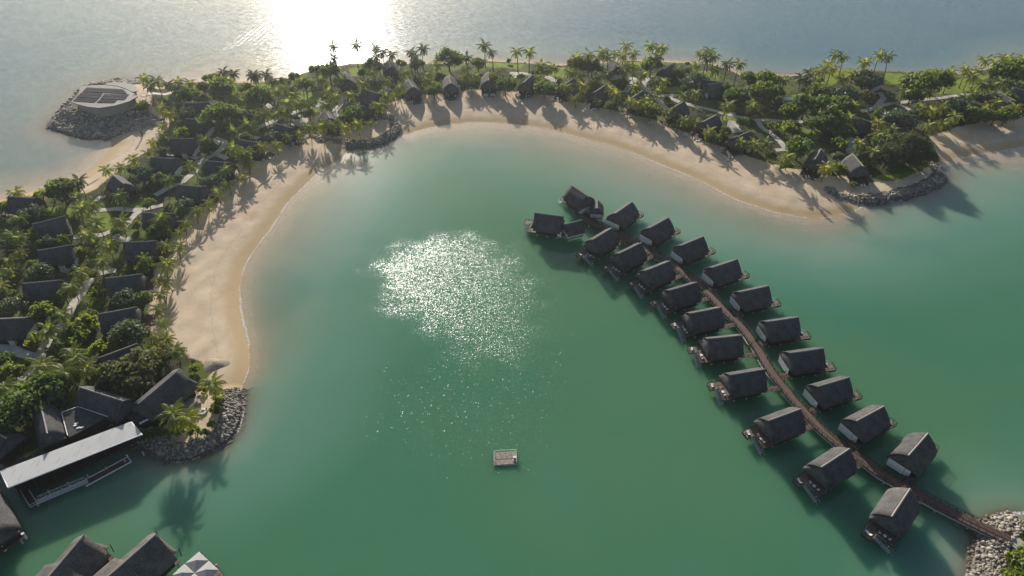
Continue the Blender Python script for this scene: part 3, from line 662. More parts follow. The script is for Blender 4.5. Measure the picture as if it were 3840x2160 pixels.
# deck furniture on the overwater decks seen from their deck side
def make_table():
    t_ = thing('round_table', (0, 0, 0), 0, 't', 'table'); m = MB(); m.tube((0, 0, .62), (0, 0, .68), .5, n=16); m.build('tabletop', M_WHITE, t_)
    m = MB(); m.tube((0, 0, 0), (0, 0, .62), .07, n=6); m.tube((0, 0, 0), (0, 0, .04), .3, n=10); m.build('base', M_STEEL, t_); return t_
def make_chair():
    t_ = thing('deck_chair', (0, 0, 0), 0, 'c', 'chair'); m = MB(); m.box((0, 0, .42), (.6, .6, .1)); m.build('seat', M_CUSH, t_)
    m = MB(); m.box((-.3, 0, .7), (.08, .6, .55)); m.build('backrest', M_CUSH, t_)
    for x in (-.26, .26):
        for y in (-.26, .26): m = MB(); m.tube((x, y, 0), (x, y, .4), .03, n=5); m.build('leg', M_TIMBER, t_)
    return t_
def make_lounger():
    t_ = thing('sun_lounger', (0, 0, 0), 0, 'l', 'sun lounger'); m = MB(); m.box((0, 0, .3), (1.95, .68, .06))
    for x in (-.8, .8):
        for y in (-.28, .28): m.box((x, y, .14), (.07, .07, .28))
    m.build('frame', M_TIMBER, t_); m = MB(); m.box((-.25, 0, .38), (1.35, .62, .1)); k = MB()
    k.prism([(.42, -.31), (1.0, -.31), (1.0, .31), (.42, .31)], [.33, .72, .72, .33], [.44, .83, .83, .44]); m.build('cushion', M_CUSH, t_); k.build('backrest', M_CUSH, t_); return t_
TB, CHR, LNG = make_table(), make_chair(), make_lounger(); used = {'t': 0, 'c': 0, 'l': 0}
def use(proto, key):
    used[key] += 1; return proto if used[key] == 1 else copy_tree(proto)
for o, c, _ in FB:
    if 'raft' not in o['label']: continue
    i = int(o['label'].count(',') and 0); nm_ = o['label'].split(', ')[1].split(' from')[0]
    a = o.rotation_euler.z; M = Matrix.Translation(c) @ Matrix.Rotation(a, 4, 'Z'); D = BL / 2
    q = use(TB, 't'); q.location = M @ Vector((D + 1.7, .9, 2.13)); tag(q, 'round white table on deck of the %s raft-side bure from the rock bank' % nm_, 'table', 'white tables on the bure decks')
    for k, (y, r) in enumerate(((-.4, math.pi / 2), (2.2, -math.pi / 2))):
        q = use(CHR, 'c'); q.location = M @ Vector((D + 1.6, y, 2.13)); q.rotation_euler = (0, 0, a + r)
        tag(q, 'white deck chair, %s side of table, %s raft-side bure from the rock bank' % ('stair' if k == 0 else 'eave', nm_), 'chair', 'white chairs on the bure decks')
    q = use(LNG, 'l'); q.location = M @ Vector((D + 3.7, -2.5, 2.13)); q.rotation_euler = (0, 0, a + 1.2)
    tag(q, 'white lounger on deck of the %s raft-side bure from the rock bank' % nm_, 'sun lounger', 'sun loungers on the bure decks')

# ------------------------------------------------------------------ bures on land
LAND = [  # region, visible ridge tip, other tip, which tip is the deck end (v visible / h hidden), landmark
 ('E', (340, 272), (95, 258), 'h', 'W'), ('E', (640, 455), (325, 535), 'h', 'W'), ('E', (705, 745), (350, 805), 'h', 'W'), ('E', (565, 1103), (195, 1135), 'h', 'W'), ('F', (245, 245), (-70, 258), 'h', 'W'), ('A', (1245, 1310), (1145, 1230), 'v', 'W'),
 ('F', (1370, 508), (985, 650), 'v', 'I'), ('F', (1345, 140), (975, 210), 'v', 'I'), ('E', (1395, 1040), (1030, 1085), 'v', 'I'), ('E', (1545, 705), (1215, 720), 'v', 'I'), ('E', (1715, 430), (1420, 420), 'v', 'I'), ('E', (2030, 160), (1775, 137), 'v', 'I'),
 ('A', (2310, 1097), (2095, 1080), 'v', 'I'), ('A', (1760, 1057), (1530, 1042), 'h', 'W'), ('A', (1950, 855), (1720, 852), 'h', 'W'), ('A', (2090, 665), (1860, 655), 'h', 'W'), ('A', (2085, 490), (1860, 498), 'h', 'W'), ('P', (968, 533), (902, 523), 'v', 'I'),
 ('B', (520, 1018), (345, 965), 'v', 'I'), ('B', (905, 920), (868, 850), 'v', 'I'), ('B', (1250, 800), (1065, 753), 'v', 'I'), ('B', (1385, 672), (1235, 620), 'v', 'I'), ('B', (1085, 530), (1062, 478), 'v', 'S'), ('B', (1515, 405), (1505, 350), 'v', 'S'),
 ('B', (1742, 608), (1700, 540), 'v', 'F'), ('B', (2118, 570), (2105, 495), 'v', 'F'), ('C', (86, 538), (85, 470), 'v', 'F'), ('C', (445, 558), (525, 487), 'v', 'F'), ('C', (840, 590), (930, 525), 'v', 'F'), ('C', (1160, 655), (1243, 600), 'v', 'F'), ('C', (1530, 715), (1605, 665), 'v', 'F'),
 ('C', (1930, 822), (2010, 775), 'v', 'F'), ('C', (2250, 955), (2335, 910), 'v', 'F'), ('C', (1393, 402), (1342, 340), 'h', 'S'), ('C', (1850, 425), (1985, 340), 'h', 'S'), ('C', (2300, 575), (2460, 560), 'h', 'S'),
 ('D', (120, 938), (258, 885), 'v', 'F'), ('D', (1135, 575), (968, 515), 'h', 'S'), ('D', (1365, 427), (1240, 378), 'h', 'S'), ('D', (1668, 757), (1480, 700), 'v', 'E'), ('D', (1262, 800), (1165, 765), 'v', 'E'),
 ('M', (470, 425), (527, 332), 'v', 'E'), ('M', (958, 488), (868, 380), 'v', 'E'), ('D', (2230, 665), (2120, 635), 'v', 'E'), ('D', (2500, 625), (2440, 590), 'v', 'E'), ('D', (2680, 560), (2560, 530), 'v', 'E'), ('D', (30, 470), (-120, 450), 'h', 'S')]
RNAME = {'W': 'outer west beach row', 'I': 'inner west row', 'S': 'sea-side lawn row', 'F': 'far sandy bay row', 'E': 'eastern point row'}
RREF = {'W': 'dining terrace', 'I': 'dining terrace', 'S': 'round headland pavilion', 'F': 'rocky spit', 'E': 'curved rock point'}
REFP = {'dining terrace': WP('F', 1400, 1300), 'round headland pavilion': WP('A', 1050, 450), 'rocky spit': WP('B', 1500, 1000), 'curved rock point': WP('M', 1100, 700)}
GL = 1.55                                                        # land level under the bures
proto_land = make_bure('beach_bure', False)
land_b = []; rows = {}
for rg, pv, ph, fr_, row in LAND:
    A, B = WP(rg, *pv, ZR), WP(rg, *ph, ZR)
    dd = (A - B); dd.z = 0; Ltrue = dd.length; dd.normalize()
    if rg != 'P': B = A - dd * BL
    rows.setdefault(row, []).append((A, B, fr_))
first = True
FOOT = []
for row, L in rows.items():
    ref = REFP[RREF[row]]; L.sort(key=lambda q: ((q[0] + q[1]) / 2 - ref).xy.length)
    for i, (A, B, fr_) in enumerate(L):
        o = proto_land if first else copy_tree(proto_land); first = False
        pf, pb = (A, B) if fr_ == 'v' else (B, A); c, d, a = place(o, pf, pb, 0)
        tag(o, 'dark thatched bure, %s of the %s from the %s' % (nth(i), RNAME[row], RREF[row]), 'bungalow', 'thatched bures of the ' + RNAME[row])
        FOOT.append((Vector((c.x, c.y)), d.xy.copy())); bures.append((Vector((c.x, c.y)), 'the %s bure of the %s' % (nth(i), RNAME[row]))); land_b.append((Vector((c.x, c.y)), Vector((d.x, d.y)), nth(i), row))
# ------------------------------------------------------------------ headland pavilion with solar roof
def poly_px(rg, L, z): return [tuple(WP(rg, a, b, z)[:2]) for a, b in L]
pav = thing('pavilion', (PAVC[0], PAVC[1], 4.3), 0, 'round cream pavilion with pale leaf-shaped roof and solar panels on the rocky headland', 'pavilion')
rel = lambda P: [(p[0] - PAVC[0], p[1] - PAVC[1]) for p in P]
roofp = rel(PAV); n_ = len(roofp)
m = MB(); m.prism(roofp, PAVZ - 4.3 - .45, PAVZ - 4.3); m.build('roof', M_GREYROOF if False else simple('pale_membrane', (.17, .16, .145), .7, .1, .3), pav)
wl = [(x * .86 + 1.0, y * .86 - .4) for x, y in roofp]; m = MB(); m.prism(wl, -1.2, PAVZ - 4.3 - .9); m.build('wall', M_PLASTER, pav)
wl2 = [(x * .80 + 1.0, y * .80 - .4) for x, y in roofp]; m = MB(); m.prism(wl2, PAVZ - 4.3 - .95, PAVZ - 4.3 - .44); m.build('clerestory', M_TIMBER, pav)
for (a, b, c_, d_) in (((875, 346), (1240, 364), (1282, 408), (832, 388)), ((822, 396), (1035, 405), (1000, 455), (770, 444)), ((1050, 412), (1300, 416), (1252, 470), (1010, 462)), ((768, 452), (992, 462), (950, 497), (735, 482)), ((1005, 470), (1180, 474), (1150, 500), (972, 498))):
    q = rel(poly_px('A', (a, b, c_, d_), PAVZ)); f = MB(); f.prism(q, PAVZ - 4.3 + .12, PAVZ - 4.3 + .2); pan = f.build('solar_panel', M_PANEL, pav)
    g = MB(); A_, B_, C_, D_ = [Vector((*p, PAVZ - 4.3 + .225)) for p in q]; nx_ = 14
    for i in range(1, nx_): u = i / nx_; g.tube(A_.lerp(B_, u), D_.lerp(C_, u), .05, n=4, cap=False)
    g.tube(A_.lerp(D_, .5), B_.lerp(C_, .5), .06, n=4, cap=False); g.build('panel_frame', M_GREYROOF, pan)
cr = rel(poly_px('A', [(1060, 312), (1080, 296), (1150, 288), (1240, 292), (1320, 306), (1370, 335), (1385, 380), (1330, 385), (1270, 355), (1180, 325)], 8.6)); m = MB(); m.prism(cr, 8.1 - 4.3, 8.5 - 4.3); m.build('rear_canopy', MATS['pale_membrane'], pav)
cw = rel(poly_px('A', [(1100, 316), (1240, 304), (1320, 320), (1360, 360), (1250, 350)], 8.0)); m = MB(); m.prism(cw, -1.2, 8.05 - 4.3); m.build('rear_wall', M_PLASTER, pav)
# ------------------------------------------------------------------ dining complex by the water
def slab(name, rg, L, z0, z1, mat, parent, org):
    P = [(x - org[0], y - org[1]) for x, y in poly_px(rg, L, z1)]; m = MB(); m.prism(P, z0 - org[2], z1 - org[2]); return m.build(name, mat, parent)
def hall(rg, pf, pb, wd, zr, ze, label, mat=M_THATCH, apron=True, grp='thatched dining halls', over=False, z0=1.4, nm='thatched_hall', ext=0.0):
    A, B = WP(rg, *pf, zr), WP(rg, *pb, zr); d = A - B; L = d.length + ext; root = thing(nm, (0, 0, 0), 0, label, 'hall', grp)
    r = fixn(roof_mesh(L, wd, zr, ze, mat, thick=.35).build('roof', mat, root, True)); ridge_mesh(L, zr).build('ridge_cap', M_RIDGE, r, True)
    for sg in (1, -1): fixn(apron_mesh(sg * (L / 2 - .6), sg * (L / 2 + 1.2), wd, zr, ze, ze + 1.4).build('gable_apron', mat, root, True))
    b = MB(); b.box((0, 0, (z0 + ze + 1) / 2), (L - 1.6, wd * 1.72, ze + 1 - z0)); b.build('wall', M_TIMBER, root)
    f = MB(); f.box((0, 0, z0 - .1), (L + .8, wd * 1.8, .3)); f.build('deck', M_DECK, root)
    if over:
        for x in np.linspace(-L / 2 + 1, L / 2, 4):
            for y in (-wd * .75, wd * .75): q = MB(); q.tube((x, y, -6), (x, y, z0 - .2), .3, n=8); q.build('pile', M_CONC, root)
    place(root, A, B, 0, L=L); return root
hall('F', (1800, 765), (1400, 1100), 5.6, 10.2, 4.2, 'long grey thatched dining hall with pale ridge beside the sandy terrace')
hall('F', (810, 945), (1235, 1080), 4.3, 10.0, 4.2, 'grey thatched hall behind the white roof, between big trees and dark flat roof')
hall('F', (470, 1400), (400, 1095), 3.7, 9.6, 4.2, 'barrel-shaped thatched hall with arched end window left of the dark flat roof')
hall('G', (60, 60), (-160, -60), 4.6, 9.4, 4.2, 'thatched hall at the left picture edge above the white roof')
ORG = WP('F', 1000, 1350, 1.6)
din = thing('dining_terrace', ORG, 0, 'waterside dining terrace under a long white ribbed metal roof', 'restaurant')
slab('floor', 'G', [(30, 430), (1290, -190), (1500, -60), (1300, 130), (330, 620), (230, 640)], 1.2, 1.75, M_TIMBER, din, ORG)
wr = [(0, 390), (1320, -106), (1430, 18), (75, 557)]; wr = [(0, 392), (1320, -104), (1428, 22), (76, 556)]
wrp = [WP('G', a, b, 7.0) for a, b in wr]
m = MB()
A_, B_, C_, D_ = [p - Vector(ORG) for p in wrp]; nr = 90
for i in range(nr):
    u0, u1 = i / nr, (i + .72) / nr
    q0, q1, q2, q3 = A_.lerp(B_, u0), A_.lerp(B_, u1), D_.lerp(C_, u1), D_.lerp(C_, u0)
    m.quad(q0 + Vector((0, 0, .07)), q1 + Vector((0, 0, .07)), q2 + Vector((0, 0, -.13)), q3 + Vector((0, 0, -.13)))
t = NT('ribbed_white_metal'); o_ = t.obj(); mp_ = t.n('ShaderNodeMapping'); t.link(o_, mp_.inputs[0]); mp_.inputs['Rotation'].default_value = (0, 0, -math.atan2((B_ - A_).y, (B_ - A_).x)); mp_.inputs['Scale'].default_value = (2.2, .25, 1)
nz = t.noise(1.0, 4, mp_.outputs[0]); n2 = t.noise(.12, 3, o_)
cc = t.mix(t.smooth(nz.outputs[0], .55, .75), (.66, .65, .62), (.42, .40, .36)); cc = t.mix(t.math('MULTIPLY', t.smooth(n2.outputs[0], .5, .65), .35), cc, (.50, .50, .49))
p = t.n('ShaderNodeBsdfPrincipled', i_Base_Color=cc, i_Roughness=.5); t.link(p.outputs[0], t.out.inputs[0])
rf_ = MB(); rf_.prism([(v.x, v.y) for v in (A_, B_, C_, D_)], [5.2, 5.2, 5.0, 5.0], [5.42, 5.42, 5.2, 5.2]); rfo = rf_.build('white_roof', t.m, din); m.build('roof_rib', t.m, rfo)
fz = MB()
for a, b in ((A_, B_), (B_, C_), (C_, D_), (D_, A_)): fz.tube((a.x, a.y, 5.25), (b.x, b.y, 5.25 if b in (A_, B_) else 5.05), .16, n=6)
fz.build('fascia', M_WHITE, din)
for u in np.linspace(.04, .96, 8):
    for L_ in ((A_, B_), (D_, C_)): q = L_[0].lerp(L_[1], u); k = MB(); k.tube((q.x, q.y, 0), (q.x, q.y, 5.1), .1, n=6); k.build('post', M_TIMBER, din)
for u in np.linspace(.08, .95, 7):
    q = D_.lerp(C_, u) + Vector((.6, -1.2, 0)); k = MB(); k.tube((q.x, q.y, -7.5), (q.x, q.y, -.1), .28, n=8); k.build('pile', M_CONC, din)
bk = MB(); q0, q1 = A_.lerp(D_, .25), B_.lerp(C_, .25); bk.prism([(q0.x, q0.y), (q1.x, q1.y), (q1.x - .1, q1.y + .2), (q0.x - .1, q0.y + .2)], 0, 4.6); bk.build('back_wall', M_GLASS, din)
rl = [tuple(WP('G', a, b, 1.75) - Vector(ORG)) for a, b in [(330, 600), (880, 335), (1290, 130)]]; rail_mesh(rl, 1.0, 2.0, .05).build('railing', M_TIMBER, din)
fl1 = thing('flat_roof_building', ORG, 0, 'low building with dark flat roof and white parapet between the thatched halls', 'building', 'flat-roofed buildings of the dining complex')
FR = [(618, 1200), (790, 1138), (1085, 1240), (700, 1449), (680, 1430)]
slab('wall', 'F', [(640, 1210), (790, 1150), (1060, 1245), (720, 1430), (690, 1420)], 1.4, 5.4, M_TIMBER, fl1, ORG); slab('roof', 'F', FR, 5.41, 5.7, M_GREYROOF, fl1, ORG)
pp = [WP('F', a, b, 5.85) - Vector(ORG) for a, b in FR]; k = MB()
for i in (0, 1): k.tube(pp[i], pp[i + 1], .16, n=5)
k.tube(pp[4], pp[0], .13, n=5); k.build('parapet', M_WHITE, fl1)
k = MB()
for a, b in ((760, 1330), (790, 1355), (825, 1350), (770, 1310)): q = WP('F', a, b, 5.8) - Vector(ORG); k.box(q, (1.0, .5, .35), .5)
k.build('roof_vent', M_WHITE, fl1)
fl2 = thing('flat_roof_building', ORG, 0, 'small dark flat roof with white edge joining the long thatched hall to the white roof', 'building', 'flat-roofed buildings of the dining complex')
FR2 = [(1190, 1185), (1285, 1092), (1400, 1105), (1530, 1150), (1590, 1210), (1400, 1315), (1330, 1130)]
FR2 = [(1170, 1195), (1285, 1092), (1400, 1105), (1530, 1155), (1592, 1212), (1402, 1312)]
slab('wall', 'F', [(1190, 1200), (1290, 1105), (1520, 1160), (1560, 1215), (1400, 1300)], 1.4, 4.6, M_TIMBER, fl2, ORG); slab('roof', 'F', FR2, 4.61, 4.9, M_GREYROOF, fl2, ORG)
pp = [WP('F', a, b, 5.0) - Vector(ORG) for a, b in FR2]; k = MB(); k.tube(pp[0], pp[1], .15, n=5); k.tube(pp[2], pp[3], .15, n=5); k.tube(pp[4], pp[5], .32, n=6); k.build('parapet', M_WHITE, fl2)
# sand terrace with round table by the hall
tr_ = MB(); tr_.prism(poly_px('F', [(1850, 1040), (2010, 1060), (2020, 1100), (1830, 1150)], 2.6), 1.5, 2.6); tag(tr_.build('terrace_wall', M_PLASTER), 'low cream terrace block between the long thatched hall and the sandy point', 'terrace')
c_ = WP('F', 2045, 1195, 1.8); q = thing('fire_pit', (c_.x, c_.y, gz(c_.x, c_.y)), 0, 'round pale fire pit on the sandy terrace beside the rock point', 'fire pit')
k = MB(); k.tube((0, 0, 0), (0, 0, .6), 1.1, n=18); k.build('bowl', M_WHITE, q); k = MB(); k.tube((0, 0, .5), (0, 0, .63), .6, n=14); k.build('hearth', M_TIMBER, q)
for nn_, (a, b) in enumerate([(2000, 1240), (2085, 1175)]):
    c_ = WP('F', a, b, 1.8); q = use(CHR, 'c'); q.location = (c_.x, c_.y, gz(c_.x, c_.y)); tag(q, 'white chair %s the round fire pit on the sandy terrace' % ('on the roof side of' if nn_ == 0 else 'on the rock side of'), 'chair', 'white chairs at the fire pit')
# gangway, landing and floating dock
ga, gb = WP('G', 375, 705, 1.5), WP('G', 885, 490, .7)
gw = thing('gangway', ga, 0, 'white steel truss gangway sloping from the landing to the floating dock', 'gangway')
d = (gb - ga); nrm = Vector((-d.y, d.x, 0)).normalized() * .8; fl_ = MB()
fl_.quad(*(q for q in (nrm, -nrm, d - nrm, d + nrm))); fl_.build('walkway', M_STEEL, gw)
for s in (-1, 1):
    k = MB(); o0 = nrm * s; u = Vector((0, 0, 1.2)); k.tube(o0, d + o0, .06, n=5); k.tube(o0 + u + d * .04, d * .96 + o0 + u, .06, n=5); nn_ = 12
    for i in range(nn_ + 1): k.tube(o0 + d * (i / nn_), o0 + d * (.04 + .92 * i / nn_) + u, .035, n=4)
    for i in range(nn_): k.tube(o0 + d * ((i + i % 2) / nn_), o0 + d * (.04 + .92 * (i + 1 - i % 2) / nn_) + u, .03, n=4)
    k.build('truss', M_WHITE, gw)
ld = thing('landing', ga, 0, 'dark landing platform with pale edge between the dining terrace and the gangway', 'landing stage')
P_ = [WP('G', a, b, 1.75) - ga for a, b in [(215, 605), (300, 595), (375, 715), (305, 755)]]; k = MB(); k.prism([(p.x, p.y) for p in P_], -.0, .25); k.build('deck', M_TIMBER, ld)
k = MB()
for i in range(4):
    if i != 0: k.tube((P_[i].x, P_[i].y, .95), (P_[(i + 1) % 4].x, P_[(i + 1) % 4].y, .95), .06, n=5); k.tube((P_[i].x, P_[i].y, .2), (P_[(i + 1) % 4].x, P_[(i + 1) % 4].y, .2), .08, n=5)
    k.tube((P_[i].x, P_[i].y, .1), (P_[i].x, P_[i].y, 1.0), .05, n=5)
k.build('railing', M_WHITE, ld); q = WP('G', 360, 770, 0) - ga; k = MB(); k.tube((P_[2].x - .6, P_[2].y + .3, -7), (P_[2].x - .6, P_[2].y + .3, .0), .35, n=8); k.build('pile', M_CONC, ld)
fd = thing('floating_dock', WP('G', 1100, 385, 0), 0, 'long narrow floating dock with white edges beneath the dining terrace', 'dock'); o0 = Vector(fd.location)
P_ = [WP('G', a, b, .5) - o0 for a, b in [(890, 462), (1285, 250), (1320, 298), (862, 545)]]; k = MB(); k.prism([(p.x, p.y) for p in P_], -.3, .5); k.build('deck', M_DECK, fd)
for i in (0, 1, 2): k = MB(); k.tube((P_[i].x, P_[i].y, .42), (P_[i + 1].x, P_[i + 1].y, .42), .2, n=6); k.build('fender', M_WHITE, fd)
k = MB(); k.tube((P_[1].x, P_[1].y, -6), (P_[1].x, P_[1].y, 1.6), .2, n=8); k.build('pile', M_WHITE, fd)
# thatched pavilions over the water along the bottom edge
hall('G', (-150, 1040), (-440, 460), 6.6, 9.6, 3.8, 'thatched overwater hall on white piles at the left picture edge', grp='overwater halls near the dining terrace', over=True, z0=2.0)
for (a, b) in ((245, 1060), (35, 1180)):
    p0 = WP('G', a, b - 15, 1.2); k = MB(); k.tube((p0.x, p0.y, -6), (p0.x, p0.y, 2.4), .38, n=10); o = k.build('mooring_pile', M_WHITE)
    tag(o, 'white mooring pile %s the left-edge overwater hall' % ('nearest the open lagoon, before' if a > 100 else 'closest to the picture corner, under'), 'pile', 'white piles by the left-edge hall')
def stepped_hall(p1, p2, step, label):
    global AEXP
    AEXP = 1.25
    r = hall('G', p1, p2, 6.0, 10.2, 4.2, label, M_THATCH_W, grp='overwater halls near the dining terrace', over=True, z0=2.2)
    L = 17.0; q = MB()
    lower = roof_mesh(9.0, 7.4, 9.0, 3.9, M_THATCH_W, thick=.35); o = lower.build('lower_roof', M_THATCH_W, r, True); fixn(o); o.location = (step, 0, .9)
    for y in (-4.5, 4.5):
        k = MB(); x0 = (WP('G', *p1, 10.2) - WP('G', *p2, 10.2)).length / 2 + 1.6
        k.tube((x0, y, 2.2), (x0 + .2, y, 5.4), .12, n=5); k.build('porch_post', M_TIMBER, r)
    AEXP = 2.1
    return r
stepped_hall((835, 1042), (420, 1530), -5.5, 'grey-brown thatched overwater hall with stepped roof, nearer the left edge, bottom of picture')
stepped_hall((1560, 1035), (960, 1560), -5.0, 'grey-brown thatched overwater hall with stepped roof, beside the white umbrellas')
UD = WP('G', 1985, 1465, 1.6)
ud = thing('umbrella_deck', UD, 0, 'square timber deck on piles under four white umbrellas at the bottom edge', 'deck'); ua = (lambda q: math.atan2(q.y, q.x))(WP('G', 2170, 1420, 3.9) - WP('G', 2010, 1270, 3.9))
k = MB(); k.box((0, 0, -.12), (9.2, 9.2, .25), ua); k.build('deck', M_DECKL, ud)
for sx in (-3.6, 3.6):
    for sy in (-3.6, 3.6): k = MB(); k.tube((sx, sy, -7), (sx, sy, -.1), .22, n=8); k.build('pile', M_CONC, ud)
k = MB(); c4 = [Vector((sx * 4.5 * math.cos(ua) - sy * 4.5 * math.sin(ua), sx * 4.5 * math.sin(ua) + sy * 4.5 * math.cos(ua), 0)) for sx, sy in ((-1, -1), (1, -1), (1, 1), (-1, 1))]
rail_mesh([tuple(c) for c in c4] + [tuple(c4[0])], 1.0, 1.4, .05).build('railing', M_TIMBER, ud)
umb = None; US = 2.0
for i, (sx, sy, lab) in enumerate([(-1, 1, 'far corner'), (1, 1, 'lagoon-side corner'), (-1, -1, 'hall-side corner'), (1, -1, 'corner nearest the picture edge')]):
    if umb is None:
        umb = thing('umbrella', (0, 0, 0), 0, 'u', 'umbrella'); k = MB(); ap = (0, 0, 3.2); cs = [(-US, -US, 2.35), (US, -US, 2.35), (US, US, 2.35), (-US, US, 2.35)]
        for j in range(4): k.f.append((len(k.v), len(k.v) + 1, len(k.v) + 2)); k.v += [ap, cs[j], cs[(j + 1) % 4]]
        for j in range(4): k.quad(cs[j], cs[(j + 1) % 4], tuple(Vector(cs[(j + 1) % 4]) - Vector((0, 0, .18))), tuple(Vector(cs[j]) - Vector((0, 0, .18))))
        k.build('canopy', simple('canvas', (.36, .355, .34), .9, .08, 1), umb); k = MB(); k.tube((0, 0, 0), (0, 0, 3.2), .05, n=6); k.build('pole', M_STEEL, umb); k = MB(); k.tube((0, 0, 0), (0, 0, .12), .4, n=10); k.build('base', M_STEEL, umb); o = umb
    else: o = copy_tree(umb)
    x, y = sx * (US + .06), sy * (US + .06); o.location = (UD.x + x * math.cos(ua) - y * math.sin(ua), UD.y + x * math.sin(ua) + y * math.cos(ua), 1.61); o.rotation_euler = (0, 0, ua)
    tag(o, 'square white umbrella over the %s of the timber deck' % lab, 'umbrella', 'white umbrellas on the square deck')
# ------------------------------------------------------------------ swimming raft
RP = [W(1790 + a * .09317, 1650 + b * .09317, .55) for a, b in [(660, 500), (1565, 450), (1605, 955), (655, 1010)]]
rc = sum(RP, Vector()) / 4; raft = thing('swim_raft', (rc.x, rc.y, 0), 0, 'square timber swimming raft with steel rails floating alone in the lagoon', 'raft')
R4 = [p - Vector((rc.x, rc.y, 0)) for p in RP]; rz = math.atan2((R4[1] - R4[0]).y, (R4[1] - R4[0]).x)
k = MB(); k.prism([(p.x, p.y) for p in R4], .42, .58); k.build('deck', simple('raft_boards', (.30, .25, .205), .8, .3, 1.5), raft)
k = MB()
for i in range(1, 16):
    a, b = R4[0].lerp(R4[1], i / 16), R4[3].lerp(R4[2], i / 16); k.tube((a.x, a.y, .585), (b.x, b.y, .585), .02, n=4)
k.build('deck_joint', M_TIMBER, raft)
k = MB(); k.prism([(p.x * .98, p.y * .98) for p in R4], -.25, .42); k.build('float', M_CONC, raft)
for i, j in ((0, 3), (0, 1), (1, 2)):
    a, b = R4[i] * .97, R4[j] * .97; a, b = a.lerp(b, .03), a.lerp(b, .80 if i == 0 and j == 3 else .97); a.z = b.z = .58; rail_mesh([tuple(a), tuple(b)], .9, 1.5, .05, False).build('railing', M_WHITE, raft)
a, b = R4[3] * 1.02, R4[2] * 1.02; k = MB(); k.tube((a.x, a.y, .2), (b.x, b.y, .2), .16, n=6); k.build('fender', M_CONC, raft)
lb = W(1790 + 1500 * .09317, 1650 + 815 * .09317, .8); bmx = bmesh.new(); bmesh.ops.create_circle
k = MB(); Rr, rr_ = .40, .13
for i in range(16):
    for j in range(8):
        a, b = 2 * math.pi * i / 16, 2 * math.pi * j / 8; k.v.append(((Rr + rr_ * math.cos(b)) * math.cos(a), (Rr + rr_ * math.cos(b)) * math.sin(a), rr_ * math.sin(b)))
for i in range(16):
    for j in range(8): k.f.append((i * 8 + j, ((i + 1) % 16) * 8 + j, ((i + 1) % 16) * 8 + (j + 1) % 8, i * 8 + (j + 1) % 8))
o = k.build('lifebuoy', simple('buoy_pink', (.62, .36, .30), .6, .1, 3), None, True); o.location = (lb.x, lb.y, .72); tag(o, 'pale red lifebuoy ring lying on the corner of the swimming raft', 'lifebuoy')
bx = W(1790 + 1505 * .09317, 1650 + 715 * .09317, .8); k = MB(); k.box((0, 0, .3), (.75, .6, .6)); k.box((0, 0, .62), (.8, .65, .06)); o = k.build('storage_box', M_CUSH); o.location = (bx.x, bx.y, .585); o.rotation_euler = (0, 0, rz); tag(o, 'small white box beside the lifebuoy on the swimming raft', 'box')
# ------------------------------------------------------------------ utility sheds
for i, (rg, a, b, lab) in enumerate([('A', 2458, 632, 'small white utility shed among dark trees behind the inner west row'), ('D', 572, 632, 'small white utility shed beside dark trees on the eastern lawn')]):
    c_ = WP(rg, a, b, 2.8); o = thing('utility_shed', (c_.x, c_.y, gz(c_.x, c_.y) - .1), R(-8), lab, 'shed', 'white utility sheds')
    k = MB(); k.box((0, 0, 1.3), (4.6, 3.2, 2.6)); k.build('wall', M_WALL, o); k = MB(); k.box((0, 0, 2.72), (5.0, 3.6, .22)); k.build('roof', M_WHITE, o); k = MB(); k.box((-.8, -1.62, 1.05), (.95, .08, 2.0)); k.build('door', M_TIMBER, o)

